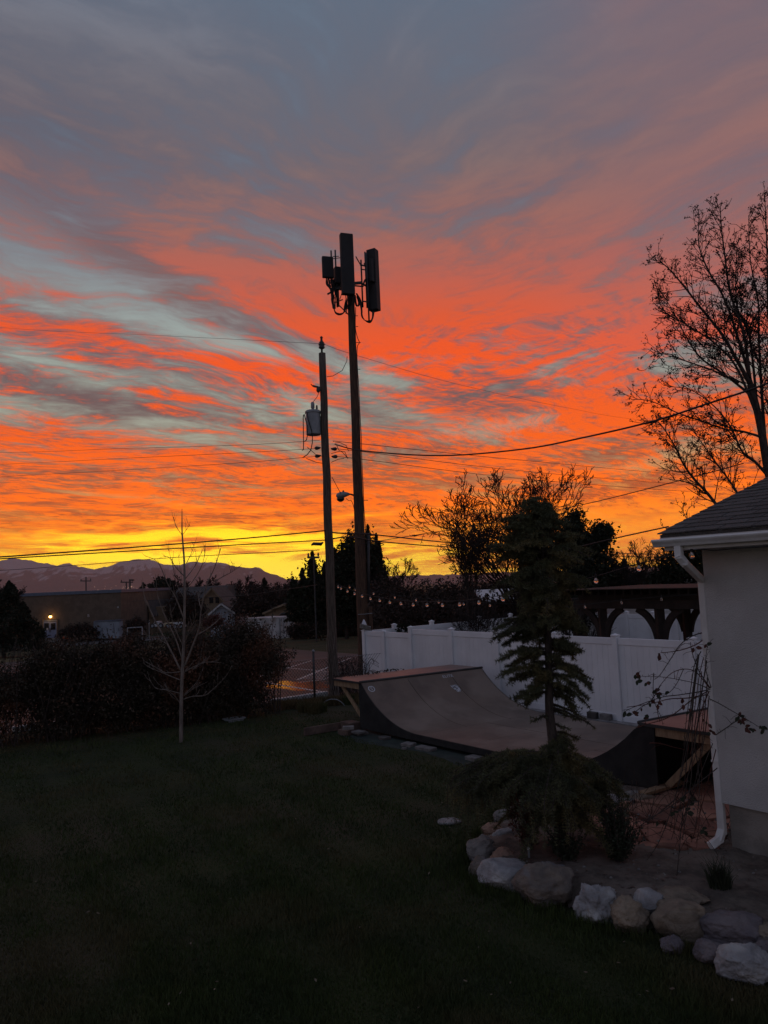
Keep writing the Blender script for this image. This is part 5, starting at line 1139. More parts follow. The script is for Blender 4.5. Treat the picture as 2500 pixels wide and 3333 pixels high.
def ivy(label, Y, path, w, n, seed):
    g_ = np.random.RandomState(seed); b = atY(*path[0], Y); o = thing('ivy_trunk', label, 'tree', Vector((b.x, Y, 0))); q = smoothp([atY(*p, Y) for p in path], 5); P = []
    for i, c in enumerate(q):
        r = w(i/(len(q)-1))*g_.uniform(.7, 1.25); P.append(blob(tuple(c), (r, r, r*1.1), n, g_, .2, .4))
    leafcloud('foliage', np.concatenate(P), .12, M['ivy'], o, seed); MB().tube([Vector((b.x, Y, -.1))]+q, .09, 6).build('trunk', M['bark'], o)
ivy('upright ivy covered tree trunk just right of the conifer top', 27, [(1875, 2000), (1868, 1850), (1862, 1760), (1872, 1692)], lambda f: .85-.5*f, 420, 61)
ivy('leaning ivy covered trunk with a hooked top further right of the conifer', 27.5, [(1895, 1960), (1915, 1830), (1940, 1775), (1958, 1738), (1975, 1730)], lambda f: .9-.68*f, 420, 62)
ivy('short ivy covered stump between the two taller ivy trunks and the conifer', 27.2, [(1890, 1950), (1895, 1830), (1905, 1760)], lambda f: .6-.36*f, 300, 66)
evergreen('dark_conifer', 'dark bushy conifer on the skyline over the left of the pergola', 44, [(2042, 1818, 110, 2010, 3200), (2020, 1850, 90, 2000, 1500)], leaf=.17, seed=63)
roundtree('dark_bush', 'rounded dark evergreen between the ivy trunks and the bushy conifer', 42, [(1975, 1870, 110, 120, 4000), (1950, 1900, 80, 110, 2000), (2100, 1910, 160, 90, 3000)], 'evergreen', .17, seed=64)
bare('bare_tree', 'fine twigged bare tree left of the house gutter', 40, (2105, 1990), 1735, depth=4, seed=65, r=.08, stems=3, spread=10, cfg=dict(rmin=.008, lang=(6, 40), limbs=5, kids={4: 4, 3: 4, 2: 4, 1: 3}, up=.05), trunkfrac=.3, zb=0)
roundtree('leafy_tree', 'tree with many small round leaves behind the downspout', 30, [(2205, 1850, 130, 150, 2600), (2260, 1800, 120, 130, 2000), (2170, 1900, 120, 110, 1800), (2290, 1860, 100, 150, 1500)], 'evergreen', .14, seed=67, hollow=.15)

# ---------------------------------------------------------------- hedge along the chain-link fence
for i, (p, w, hgt, n, lab) in enumerate([(-10.3, 1.5, 1.9, 8000, 'sparse overgrown hedge shrub at the left edge of the frame'), (-8.4, 1.5, 2.1, 20000, 'overgrown hedge shrub with gaps at its foot left of the young tree'), (-6.6, 1.45, 2.2, 34000, 'dense dark hedge shrub directly left of the young tree'), (-4.9, 1.35, 2.35, 38000, 'dense dark hedge shrub behind the young bare tree'), (-3.3, 1.35, 2.42, 38000, 'tallest hedge shrub at the right end beside the car park')]):
    c = onq(p, -1.25); o = thing('hedge_shrub', lab, 'hedge', c, 'overgrown hedge shrubs along the chain link fence'); g_ = np.random.RandomState(70+i); P = []
    for k in range(15):
        f = g_.uniform(-1.15, 1.15); hc = hgt*g_.uniform(.34, .84); q = c+LT*w*.75*f+LQ*g_.uniform(-.35, .35); rr = g_.uniform(.38, .62)
        P.append(blob((q.x, q.y, hc), (rr*1.15, rr, min(rr, hgt-hc+.12)), n//14, g_, .15, .35))
    for k in range(4):
        q = c+LT*w*.6*g_.uniform(-1, 1); P.append(blob((q.x, q.y, .45), (.6, .5, .5), (n//16 if i > 1 else n//40), g_, .15, .35))
    P = np.concatenate(P); P = P[P[:, 2] > .04]
    # long whips poking out of the top
    st = MB(); rs = random.Random(i); W2 = []
    for k in range(48):
        b = c+LT*w*rs.uniform(-.9, .9)+LQ*rs.uniform(-.3, .3); d = Vector((rs.uniform(-.35, .35), rs.uniform(-.3, .3), 1)).normalized(); L = hgt*rs.uniform(.8, 1.2)
        q = [b+d*L*f+Vector((rs.gauss(0, .05), rs.gauss(0, .05), 0))*f for f in (0, .3, .6, .85, 1)]; st.tube(q, [.016, .013, .010, .007, .004], 4)
        for f in np.linspace(.5, 1, 14): W2.append(tuple(b+d*L*f+Vector((rs.gauss(0, .05), rs.gauss(0, .05), rs.gauss(0, .03)))))
    st.build('stem', M['bark'], o); leafcloud('foliage', np.concatenate([P, np.array(W2)]), .062, M['hedge'], o, 80+i)
# dry weeds at the foot of the poles
g_ = np.random.RandomState(3)
def tufts(name, label, centres, n, hgt, spread, m, w=.008, cat='grass', kind='stuff', lean=.45):
    V = []
    for (cx, cy, cz) in centres:
        for _ in range(n):
            a, r = g_.uniform(0, 6.283), spread*math.sqrt(g_.uniform(0, 1)); x, y = cx+r*math.cos(a), cy+r*math.sin(a); h = hgt*g_.uniform(.5, 1.25); la = g_.uniform(0, 6.283); ll = lean*h*g_.uniform(.2, 1)
            wa = g_.uniform(0, 6.283); dx, dy = w*math.cos(wa), w*math.sin(wa); mx, my = x+ll*.35*math.cos(la), y+ll*.35*math.sin(la); tx_, ty_ = x+ll*math.cos(la), y+ll*math.sin(la)
            V += [(x-dx, y-dy, cz), (x+dx, y+dy, cz), (mx+dx*.7, my+dy*.7, cz+h*.6)]; V += [(mx-dx*.7, my-dy*.7, cz+h*.6), (x-dx, y-dy, cz), (mx+dx*.7, my+dy*.7, cz+h*.6)]; V += [(mx-dx*.7, my-dy*.7, cz+h*.6), (mx+dx*.7, my+dy*.7, cz+h*.6), (tx_, ty_, cz+h)]
    o = npmesh(name, np.array(V), 3, M[m]); tag(o, label, cat)
    if kind: o['kind'] = kind
    return o
tufts('dry_grass', 'long dry tawny grass along the foot of the chain link fence', [tuple(gnd(px+g_.uniform(-6, 6), 2306-(px-900)*.085+g_.uniform(-6, 8))) for px in range(885, 1180, 7)], 130, .20, .22, 'dry_blade')
tufts('weed_patch', 'green weeds at the foot of the metal fence post', [tuple(gnd(*p)) for p in [(1010, 2318), (1030, 2322), (1046, 2316), (990, 2316), (1135, 2292)]], 260, .24, .16, 'blade')
# brambles between the poles
rs = random.Random(14); bm = MB(); bo = thing('bramble', 'tangle of bare brown bramble between the two poles behind the ramp deck', 'bramble', gpt(1130, 2270))
for i in range(150):
    b = gpt(rs.uniform(1095, 1185), 2262)+Vector((0, rs.uniform(-.3, .5), 0)); a = rs.uniform(0, 6.283); L = rs.uniform(.4, 1.1); h = rs.uniform(.5, 1.25); q = []
    for k in range(7):
        f = k/6; q.append(b+Vector((math.cos(a)*L*f*.7+.06*math.sin(f*9+i), math.sin(a)*L*f*.4, h*math.sin(min(1, f*1.25)*1.7)*(1-.25*f*f))))
    bm.tube(q, [.007]*3+[.005]*4, 3, cap=False)
bm.build('stems', M['brown_brush'], bo)
P = [tuple(gpt(rs.uniform(1095, 1182), 2262)+Vector((0, rs.uniform(-.3, .5), rs.uniform(.1, 1.1)))) for _ in range(500)]; leafcloud('dead_leaves', P, .05, M['brown_brush'], bo, 9)
dl = [tuple(PR(-1.08+rs.uniform(-.1, .12), rs.uniform(-.02, .55), ZC+.01+rs.uniform(0, .05))) for _ in range(160)]; leafcloud('dead_leaves', dl, .06, M['brown_brush'], bo, 10)
hp = MB(); q = [gnd(1044, 2304)]+[atY(x, y, 20.4) for x, y in [(1052, 2290), (1064, 2280), (1080, 2276), (1098, 2278), (1114, 2288), (1124, 2300)]]; hp.tube(smoothp(q), .012, 6)
tag(hp.build('garden_hoop', M['grey_metal'], smooth=True), 'thin metal hoop arching over the weeds at the foot of the shorter pole', 'hoop')

# ---------------------------------------------------------------- young bare tree on the lawn
YT = 16.5
def y2(q, dy=0.0, n=1):
    m = len(q)-1; return smoothp([atY(380+x*.3843, 1600+y*.3843, YT+dy*(i/m)) for i, (x, y) in enumerate(q)], 4)
yt = thing('young_tree', 'slender young bare tree with pale bark standing alone on the lawn', 'tree', gnd(589, 2415))
tk = y2([(545, 2128), (546, 1900), (548, 1700), (560, 1450), (570, 1200), (575, 900), (572, 600), (555, 370), (553, 250), (553, 140)]); tk[0].z -= .1
MB().tube(tk, [.040*(1-i/(len(tk)-1))**.8+.005 for i in range(len(tk))], 9).build('trunk', M['young_bark'], yt, smooth=True)
rs = random.Random(17)
for pts, r in [([(545, 1520), (440, 1310), (330, 1100), (240, 900), (220, 800)], .022), ([(560, 1440), (500, 1250), (420, 1080), (350, 890), (330, 700)], .017), ([(575, 1480), (650, 1290), (700, 1150), (715, 1000), (760, 800), (830, 640), (880, 480)], .024), ([(570, 1080), (500, 900), (430, 780), (350, 600), (240, 545)], .016),
               ([(575, 720), (500, 640), (440, 555), (360, 560)], .011), ([(580, 740), (650, 650), (690, 580), (725, 490)], .011), ([(590, 610), (640, 500), (690, 350)], .009), ([(555, 370), (500, 290), (480, 215)], .008), ([(555, 370), (600, 310), (622, 280)], .007), ([(760, 800), (900, 720), (960, 690), (1020, 650)], .012), ([(960, 690), (990, 600)], .006),
               ([(545, 1600), (400, 1540), (280, 1490), (225, 1450)], .012), ([(545, 1525), (420, 1535), (330, 1490), (245, 1440)], .012), ([(575, 1530), (660, 1480), (760, 1445), (890, 1450)], .012), ([(565, 1760), (640, 1735), (750, 1725), (830, 1660), (920, 1570), (980, 1470)], .013), ([(540, 1710), (420, 1680), (330, 1665), (285, 1600)], .010),
               ([(540, 1800), (490, 1730), (370, 1640)], .008), ([(570, 1720), (680, 1610), (740, 1480)], .009), ([(570, 1730), (650, 1670), (770, 1610)], .008), ([(570, 1540), (600, 1495), (650, 1500), (700, 1450), (720, 1330)], .009), ([(690, 1210), (800, 1140), (900, 1050), (1010, 940)], .012), ([(720, 1050), (760, 1020), (775, 1000)], .007),
               ([(570, 900), (505, 780), (480, 640), (410, 400)], .010), ([(440, 1300), (350, 1250), (200, 1200)], .008), ([(572, 820), (545, 700), (520, 520)], .008), ([(576, 850), (690, 690), (740, 560), (745, 450)], .010), ([(560, 1300), (480, 1130), (450, 950)], .012), ([(562, 1330), (610, 1180), (660, 1090), (670, 1000)], .010), ([(715, 1000), (690, 880), (700, 850)], .007)]:
    b = MB(); q = y2(pts, rs.uniform(-.7, .7)); m = len(q)-1; b.tube(q, [r*(1-.75*i/m) for i in range(m+1)], 6)
    for k in range(max(3, m//2)):                # side twigs
        i = rs.randint(m//4, m-1); d = (q[i+1]-q[i]).normalized(); d = (d+Vector((rs.uniform(-.8, .8), rs.uniform(-.8, .8), rs.uniform(.0, .7)))).normalized(); L = rs.uniform(.08, .32)
        b.tube([q[i], q[i]+d*L*.5, q[i]+(d+Vector((0, 0, .25))).normalized()*L], [.005, .004, .0025], 4)
    b.build('branch', M['young_bark'], yt, smooth=True)

# ---------------------------------------------------------------- big budding tree behind the house
YB = 16.0
bt2 = thing('budding_tree', 'large spreading tree with small dark buds behind the house roof', 'tree', Vector((atY(2560, 1760, YB).x, YB, 0)))
rs = random.Random(23); LIMBS = [([(2640, 2300), (2585, 1900), (2530, 1640), (2500, 1530), (2478, 1400), (2458, 1310), (2442, 1251)], .125, .068, 0, 0),
 ([(2442, 1251), (2395, 1165), (2350, 1088), (2280, 1001), (2225, 930), (2170, 868), (2142, 852)], .07, .010, -.6, 1), ([(2446, 1251), (2415, 1142), (2361, 980), (2301, 871), (2274, 790), (2276, 700)], .06, .010, .4, 1), ([(2440, 1230), (2421, 1088), (2377, 953), (2361, 844), (2348, 736), (2345, 672)], .06, .010, -.2, 1),
 ([(2490, 1440), (2478, 1250), (2470, 1100), (2468, 980), (2442, 844), (2437, 700)], .06, .010, .8, 1), ([(2515, 1500), (2510, 1250), (2500, 1000), (2496, 800), (2490, 655)], .06, .010, -.7, 1), ([(2530, 1500), (2560, 1200), (2540, 950), (2530, 780)], .06, .010, .3, 1), ([(2482, 1424), (2420, 1405), (2361, 1397), (2280, 1370), (2204, 1343), (2117, 1305), (2055, 1300)], .045, .008, -.8, 1),
 ([(2440, 1800), (2323, 1631), (2260, 1560), (2225, 1511), (2193, 1446), (2150, 1381), (2122, 1368)], .06, .008, -.9, 1), ([(2460, 1720), (2393, 1593), (2334, 1511), (2280, 1435), (2240, 1372)], .05, .008, .6, 1), ([(2500, 1550), (2455, 1500), (2415, 1468), (2377, 1387), (2323, 1321), (2250, 1270), (2178, 1258)], .05, .008, .5, 1),
 ([(2436, 1280), (2360, 1220), (2280, 1164), (2230, 1090), (2200, 1030), (2150, 945)], .045, .008, .9, 1), ([(2405, 1245), (2320, 1205), (2240, 1178), (2170, 1150), (2128, 1156)], .035, .007, -.4, 1), ([(2470, 1370), (2400, 1200), (2330, 1120), (2240, 1060), (2160, 1010), (2136, 930)], .05, .008, -.5, 1), ([(2466, 1340), (2440, 1100), (2400, 1000), (2395, 880), (2400, 790)], .05, .008, 1.0, 1),
 ([(2280, 1720), (2236, 1688), (2215, 1650), (2196, 1640)], .012, .005, .1, 2), ([(2250, 1700), (2225, 1668), (2229, 1612)], .010, .005, .2, 2), ([(2240, 1705), (2238, 1660), (2262, 1640)], .010, .005, .2, 2), ([(2330, 1660), (2300, 1652), (2292, 1640)], .010, .004, .1, 2), ([(2200, 1740), (2160, 1715), (2150, 1705)], .010, .004, .1, 2)]
tw = MB(); buds = []
def twig(p, d, L, r, depth):
    k = 4; q = [p.copy()]; dd = d.normalized(); c = p.copy()
    for i in range(k):
        dd = (dd+Vector((rs.gauss(0, .12), rs.gauss(0, .12), rs.gauss(0, .10)+.06))).normalized(); c = c+dd*L/k; q.append(c.copy())
    tw.tube(q, [max(.0056, r*(1-.6*i/k)) for i in range(k+1)], 3, cap=False)
    if depth <= 1:
        for i in range(1, k+1):
            if rs.random() < .30: buds.append(q[i])
        buds.append(q[-1])
    if depth > 0:
        for i in range(int(1.3+L*3.2)):
            f = rs.uniform(.2, 1); j = min(int(f*k), k-1); twig(q[j]+(q[j+1]-q[j])*(f*k-j), rdir(q[j+1]-q[j], R(rs.uniform(28, 60)), rs), L*rs.uniform(.28, .5), r*.6, depth-1)
lm_ = {}
for pts, r0, r1, dy, lv in LIMBS:
    m = len(pts)-1; q = smoothp([atY(x, y, YB+dy*(i/m)) for i, (x, y) in enumerate(pts)], 5); m = len(q)-1
    rad = [(r0+(r1-r0)*(i/m)**.7)*(.72 if lv else 1) for i in range(m+1)]
    MB().tube(q, rad, 8).build('trunk' if lv == 0 else 'limb', M['bark'], bt2, smooth=True)
    if lv == 0: continue
    L = sum((q[i+1]-q[i]).length for i in range(m)); n = int(L*(11.0 if lv == 1 else 9))
    for k in range(n):
        f = .12+.88*(k+rs.random())/n; i = min(int(f*m), m-1); p = q[i]+(q[i+1]-q[i])*(f*m-i)
        twig(p, rdir(q[i+1]-q[i], R(rs.uniform(25, 55)), rs), (1.15-.75*f)*rs.uniform(.5, 1.0) if lv == 1 else rs.uniform(.08, .2), rad[i]*.35+.004, 2 if lv == 1 else 0)
tw.build('twigs', M['twig'], bt2)
B = []
for p in buds:
    for _ in range(rs.choice([1, 1, 2, 3])): c = p+Vector((rs.gauss(0, .022), rs.gauss(0, .022), rs.gauss(0, .022))); B.append(tuple(c))
leafcloud('buds', np.array(B), .034, M['bud'], bt2, 5, asp=.9)

# ---------------------------------------------------------------- conifer in the bed
cbp = gnd(1826, 2772, .1); YK = cbp.y
cf = thing('conifer', 'dark drooping conifer with a bare lower trunk rising from a weeping skirt', 'tree', cbp)
TP = [(1826, 2780), (1818, 2600), (1808, 2480), (1796, 2380), (1788, 2300), (1786, 2150), (1780, 2000), (1772, 1850), (1760, 1720), (1745, 1628)]
tq = smoothp([atY(x, y, YK) for x, y in TP], 6); nt = len(tq)
MB().tube(tq, [.066*(1-i/(nt-1))**.8+.010 for i in range(nt)], 12).build('trunk', M['bark'], cf, smooth=True)
def tr_at(z):
    for a, c in zip(tq, tq[1:]):
        if a.z <= z <= c.z: return a+(c-a)*((z-a.z)/(c.z-a.z+1e-9))
    return tq[-1] if z > tq[-1].z else tq[0]
zpx = lambda y: atY(1790, y, YK).z
segs = []; wood = MB()                           # needle-bearing segments
rs = random.Random(31)
def limb(p, tip, arch, droop, bl, nb, dens=1.0):
    d = tip-p; L = d.length; k = 8; q = []
    for i in range(k+1):
        f = i/k; q.append(p+d*f+Vector((0, 0, arch*L*math.sin(f*math.pi)-0))+Vector((rs.gauss(0, .012), rs.gauss(0, .012), rs.gauss(0, .010)))*f)
    wood.tube(q, [.014*(1-.8*i/k)+.003 for i in range(k+1)], 4, cap=False)
    for a, c in zip(q[1:], q[2:]): segs.append((a, c, dens))
    for j in range(nb):
        f = .12+.86*(j+rs.random())/nb; i = min(int(f*k), k-1); b = q[i]+(q[i+1]-q[i])*(f*k-i); dl = (q[i+1]-q[i]).normalized()
        sd = Vector((dl.y, -dl.x, 0)); sd = sd.normalized()*(1 if j % 2 else -1) if sd.length > .01 else Vector((1, 0, 0)); dd = (dl*rs.uniform(.5, 1.0)+sd*rs.uniform(.4, 1.0)+Vector((0, 0, rs.uniform(-.35, .25)))).normalized(); l = bl*(1.12-.7*f)*rs.uniform(.6, 1.2)
        e1 = b+dd*l*.5; e2 = e1+(dd+Vector((0, 0, -droop))).normalized()*l*.5; wood.tube([b, e1, e2], [.006, .004, .002], 3, cap=False); segs.append((b, e1, dens)); segs.append((e1, e2, dens))
        if l > .14:
            for s in (1, -1):
                e3 = e1+(dd*.7+Vector((-dd.y, dd.x, 0))*s*.8+Vector((0, 0, -droop*.6))).normalized()*l*.42; segs.append((e1, e3, dens))
def lt(ya, tx_, ty_, dy=0.0, arch=.10, droop=.12, bl=.23, nb=20, dens=1.15): limb(tr_at(zpx(ya)), atY(tx_, ty_, YK+dy), arch, droop, bl, nb, dens)
for a in [(2055, 1606, 2076, -.1), (2070, 1640, 2098, .15), (2112, 1630, 2152, -.15), (2130, 1650, 2170, .2), (2180, 1634, 2196, -.1), (2200, 1660, 2215, .2), (2238, 1680, 2278, -.15), (2250, 1705, 2290, .1), (2090, 1888, 2116, -.1), (2110, 1870, 2140, .2), (2165, 1922, 2236, -.15), (2150, 1905, 2205, .15), (2190, 1908, 2270, -.2), (2240, 1880, 2320, .1), (2300, 1935, 2365, -.1, .05, .4, .12, 9, .7), (2290, 1905, 2340, .15, .05, .4, .12, 9, .7),
          (2060, 1905, 2040, -.2), (2000, 1612, 2050, .1), (2220, 1920, 2300, .1, .1, .4, .16, 10)]: lt(*a)
prof = [(1628, 18), (1660, 52), (1700, 92), (1740, 118), (1780, 150), (1830, 142), (1880, 140), (1930, 130), (1980, 140), (2040, 140), (2100, 110), (2160, 110), (2230, 100), (2290, 60)]
def hw(y):
    for (a, wa), (c, wc) in zip(prof, prof[1:]):
        if a <= y <= c: return wa+(wc-wa)*(y-a)/(c-a)
    return 40
for i in range(114):
    y = 1632+(2060-1632)*((i+rs.random())/100) if i < 100 else 2070+(2250-2070)*((i-100+rs.random())/14); az = rs.uniform(0, 6.283); L = hw(y)/F*YK*(rs.uniform(.62, 1.06) if i < 100 else rs.uniform(.35, .75))*(1+.22*math.sin(y*.085)); c = tr_at(zpx(y)); dz = -rs.uniform(.10, .42)*L
    limb(c, c+Vector((math.cos(az)*L, math.sin(az)*L, dz)), .12, .35, .20+.04*math.sin(i), 13, 1.05)
for k in range(9): z = zpx(1628+k*7); c = tr_at(z); az = rs.uniform(0, 6.28); limb(c, c+Vector((math.cos(az)*.16, math.sin(az)*.16, .05-.04*k)), .1, .5, .10, 7, 1.2)
for i in range(5): lt(1700+i*25, 1640+i*3+rs.uniform(-12, 5), 1690+i*30, rs.uniform(-.2, .2))
lt(2330, 1730, 2350, -.1, .05, .3, .10, 7, .8); lt(2350, 1850, 2380, -.1, .05, .3, .10, 7, .8); lt(2310, 1880, 2345, .1, .05, .3, .12, 9, .8); lt(1770, 1885, 1745, .1); lt(1800, 1915, 1790, -.1); lt(1740, 1850, 1700, .1); lt(1880, 1920, 1895, -.1); lt(1860, 1606, 1790, .1); lt(1830, 1600, 1778, -.1)
sk = [(1490, 2530, 0), (1475, 2545, .2), (1530, 2505, .3), (1580, 2500, -.1), (2005, 2580, .1), (1985, 2560, -.2), (1960, 2510, .3), (1930, 2520, -.2), (1640, 2560, -.5), (1720, 2600, -.75), (1790, 2640, -.85), (1870, 2620, -.7), (1930, 2590, -.5), (1500, 2560, -.2), (1540, 2580, -.1), (1990, 2600, -.1), (1560, 2560, -.3), (1660, 2520, .5), (1750, 2500, .6), (1850, 2500, .6), (1610, 2530, .2), (1700, 2560, -.4), (1760, 2580, -.6), (1900, 2540, .4)]
for (px, py, dy) in sk:
    for r_ in range(2 if 1560 < px < 1930 else 5):
        c = tr_at(zpx(2455+rs.uniform(0, 110))); tip = atY(px+rs.uniform(-40, 40), py+rs.uniform(-25, 45), YK+dy+rs.uniform(-.1, .1)); limb(c, tip, .10 if 1560 < px < 1930 else .15, .55, .24, 17, 1.0)
        for h in range(3):                        # hanging tips
            f = 1-.22*h; p = c+(tip-c)*f+Vector((0, 0, .16*(tip-c).length*math.sin(f*math.pi))); q = p+Vector((rs.gauss(0, .05), rs.gauss(0, .05), -rs.uniform(.12, .5))); segs.append((p, (p+q)/2, .8)); segs.append(((p+q)/2, q, .6)); wood.tube([p, q], [.004, .002], 3, cap=False)
for i in range(16):
    az = rs.uniform(0, 6.283); c = tr_at(zpx(rs.uniform(2385, 2470))); L = rs.uniform(.15, .42); limb(c, c+Vector((math.cos(az)*L, math.sin(az)*L, -.35*L)), .10, .5, .16, 9, 1.0)
for i in range(34):                              # inner skirt, hanging to the ground
    az = rs.uniform(0, 6.283); c = tr_at(zpx(2470+rs.uniform(0, 180))); L = rs.uniform(.2, .85); limb(c, c+Vector((math.cos(az)*L, math.sin(az)*L, -rs.uniform(.1, .55)*L-.05)), .14, .7, .22, 14, 1.15)
wood.build('limbs', M['bark'], cf)
gn = np.random.RandomState(33); A0 = np.array([tuple(a) for a, c, d in segs]); C0 = np.array([tuple(c) for a, c, d in segs]); D0 = np.array([d for a, c, d in segs]); Ls = np.linalg.norm(C0-A0, axis=1)
cnt_ = np.maximum(3, (Ls*520*D0).astype(int)); idx = np.repeat(np.arange(len(segs)), cnt_); n = len(idx); f = gn.uniform(0, 1, n); Li = Ls[idx]; kq = np.maximum(1, np.round(Li/.032)); f = np.where(gn.uniform(0, 1, n) < .8, (np.floor(f*kq)+.5)/kq, f)[:, None]
Pn = A0[idx]*(1-f)+C0[idx]*f; ax = (C0-A0)[idx]; ax /= (np.linalg.norm(ax, axis=1)[:, None]+1e-9); rv = gn.normal(size=(n, 3)); rv -= ax*(rv*ax).sum(1)[:, None]; rv /= np.linalg.norm(rv, axis=1)[:, None]
nd = ax*.40+rv*.9; nd[:, 2] += .10; nd /= np.linalg.norm(nd, axis=1)[:, None]; ln = gn.uniform(.026, .052, n)[:, None]; sdv = np.cross(nd, gn.normal(size=(n, 3))); sdv /= np.linalg.norm(sdv, axis=1)[:, None]; wd = gn.uniform(.0024, .0044, n)[:, None]
npmesh('needles', np.stack([Pn-sdv*wd, Pn+sdv*wd, Pn+nd*ln], 1), 3, M['needle'], cf)
print('needles', n)

# ---------------------------------------------------------------- boulders round the bed
def rock_mat(name, a, b, c): M[name] = mat(name, a, b, rough=.92, scale=7, bump=1.0, bscale=30, c3=c, s3=2.4, detail=8, lo=.3, hi=.7)
rock_mat('rock_white', (.34, .325, .325), (.21, .20, .205), (.40, .38, .365)); rock_mat('rock_grey', (.24, .22, .205), (.14, .13, .125), (.27, .24, .215)); rock_mat('rock_brown', (.19, .15, .12), (.11, .092, .082), (.17, .16, .17)); rock_mat('rock_tan', (.22, .172, .128), (.13, .103, .08), (.26, .20, .145)); rock_mat('rock_orange', (.36, .225, .165), (.27, .17, .125), (.40, .28, .22)); rock_mat('rock_purple', (.15, .125, .135), (.10, .085, .092), (.18, .15, .15))
from mathutils import noise as mn
def boulder(x0, y0, x1, y1, m, label, flat=1.0, block=0.0, rough=.14, seed=1, zb=0.0, deep=.85, sub=4):
    import bmesh
    base = gnd((x0+x1)/2, y1, zb); Yb = base.y; w = (x1-x0)/F*Yb*1.15; hpx = (y1-y0)/F*Yb; rx = w/2; ry = rx*deep; rzz = max(.04, hpx*.56*flat)
    ctr = Vector(((x0+x1)/2*0+base.x, Yb+ry*.75, zb+hpx*.34)); ctr.x = atY((x0+x1)/2, (y0+y1)/2, ctr.y).x; rx *= ctr.y/Yb
    bm = bmesh.new(); bmesh.ops.create_icosphere(bm, subdivisions=sub+(1 if sub == 4 else 0), radius=1); off = Vector((seed*3.7, seed*1.3, seed*7.1)); rr = random.Random(seed)
    pl_ = [(Vector((rr.gauss(0, 1), rr.gauss(0, 1), rr.gauss(0, .8))).normalized(), rr.uniform(.66, .94)) for _ in range(int(13+8*block))]
    for v in bm.verts:
        d = v.co.normalized(); p = d.copy()
        if block: e = 1-block*.55; p = Vector((math.copysign(abs(d.x)**e, d.x), math.copysign(abs(d.y)**e, d.y), math.copysign(abs(d.z)**e, d.z)))*(.86 if block > .5 else .95)
        for nrm, lim in pl_:                    # broken faces
            k = p.dot(nrm)
            if k > lim: p -= nrm*(k-lim)*.9
        s = 1+.14*mn.noise(d*1.3+off)+rough*.8*mn.noise(d*3.1+off)-rough*.55*abs(mn.noise(d*4.6+off*2))+rough*.5*mn.noise(d*9+off)-rough*.4*max(0, .18-abs(mn.noise(d*2.7-off)))*3+rough*.3*mn.noise(d*19+off)
        v.co = Vector((p.x*rx*s, p.y*ry*s, p.z*rzz*s))
    me = bpy.data.meshes.new('boulder'); bm.to_mesh(me); bm.free(); o = link('boulder', me, M[m], None, ctr, True); return tag(o, label, 'rock', 'boulders edging the garden bed')
BL = [(1612, 2640, 1684, 2690, 'rock_grey', 'grey boulder at the back of the curved edging under the red shrub', {}), (1574, 2684, 1636, 2730, 'rock_orange', 'pinkish beige stone in front of the backmost grey boulder', {}), (1607, 2702, 1674, 2752, 'rock_white', 'whitish angular rock beside the red shrub, inner side of the edging', dict(block=.4)), (1535, 2726, 1606, 2780, 'rock_grey', 'low grey stone behind the facetted grey boulder', {}), (1520, 2734, 1616, 2812, 'rock_grey', 'facetted grey boulder with a tan top at the left bend of the edging', dict(block=.3)), (1528, 2794, 1596, 2862, 'rock_brown', 'brown rounded stone leaning at the left of the white boulder', {}), (1592, 2774, 1680, 2832, 'rock_orange', 'orange tan stone behind the big white boulder', {}), (1567, 2810, 1717, 2905, 'rock_white', 'big pale white boulder at the left bend of the edging', dict(rough=.06)), (1688, 2850, 1710, 2890, 'rock_grey', 'small greenish stone wedged between the white and the big brown boulder', {}), (1689, 2834, 1875, 2956, 'rock_brown', 'biggest brown grey boulder in the middle of the edging', dict(rough=.10)), (1872, 2892, 2008, 3012, 'rock_white', 'rough craggy whitish boulder right of the biggest brown one', dict(rough=.2, block=.2)), (1986, 2939, 2108, 3048, 'rock_tan', 'tan rounded boulder right of the craggy whitish one', {}), (2068, 2902, 2156, 2982, 'rock_white', 'smooth pale egg shaped stone resting behind the tan blocky boulder', dict(zb=.10, rough=.05)), (2128, 2946, 2312, 3080, 'rock_tan', 'large blocky tan boulder with a flat top', dict(block=.9, rough=.07)), (2150, 2916, 2300, 2962, 'rock_tan', 'flat tan ledge stone behind the blocky boulder', dict(zb=.10, flat=.8)), (2298, 3002, 2482, 3104, 'rock_purple', 'dark purple grey boulder at the right', dict(rough=.12)), (2450, 3020, 2540, 3080, 'rock_tan', 'small tan stone at the right edge above the dark ones', dict(zb=.05)), (2468, 3076, 2580, 3150, 'rock_purple', 'dark stone cut by the right edge of the frame', {}), (2350, 3102, 2498, 3212, 'rock_white', 'pale streaked boulder lowest at the right of the edging', dict(rough=.13)), (2270, 3070, 2360, 3146, 'rock_purple', 'dull dark stone half sunk between the purple and pale boulders', {}), (2152, 3056, 2218, 3112, 'rock_purple', 'dark low stone in the grass under the blocky tan boulder', {}),
      (1896, 2602, 1968, 2634, 'rock_white', 'white stone behind the conifer at the edge of the flagstones', {}), (1964, 2588, 2022, 2628, 'rock_white', 'whitish upright stone at the flagstone edge left of the flat ones', {}), (2018, 2598, 2064, 2622, 'rock_grey', 'flat grey stone at the flagstone edge', dict(flat=.7)), (2050, 2587, 2130, 2614, 'rock_tan', 'long flat tan stone at the foot of the ramp end', dict(flat=.8)), (2032, 2578, 2090, 2598, 'rock_grey', 'pale flat stone behind the long tan one at the foot of the ramp', {})]
for i, (x0, y0, x1, y1, m, lab, kw) in enumerate(BL):
    if y1 < 2640: kw = dict(kw, zb=.10, sub=3)
    boulder(x0, y0, x1, y1, m, lab, seed=i+1, **kw)
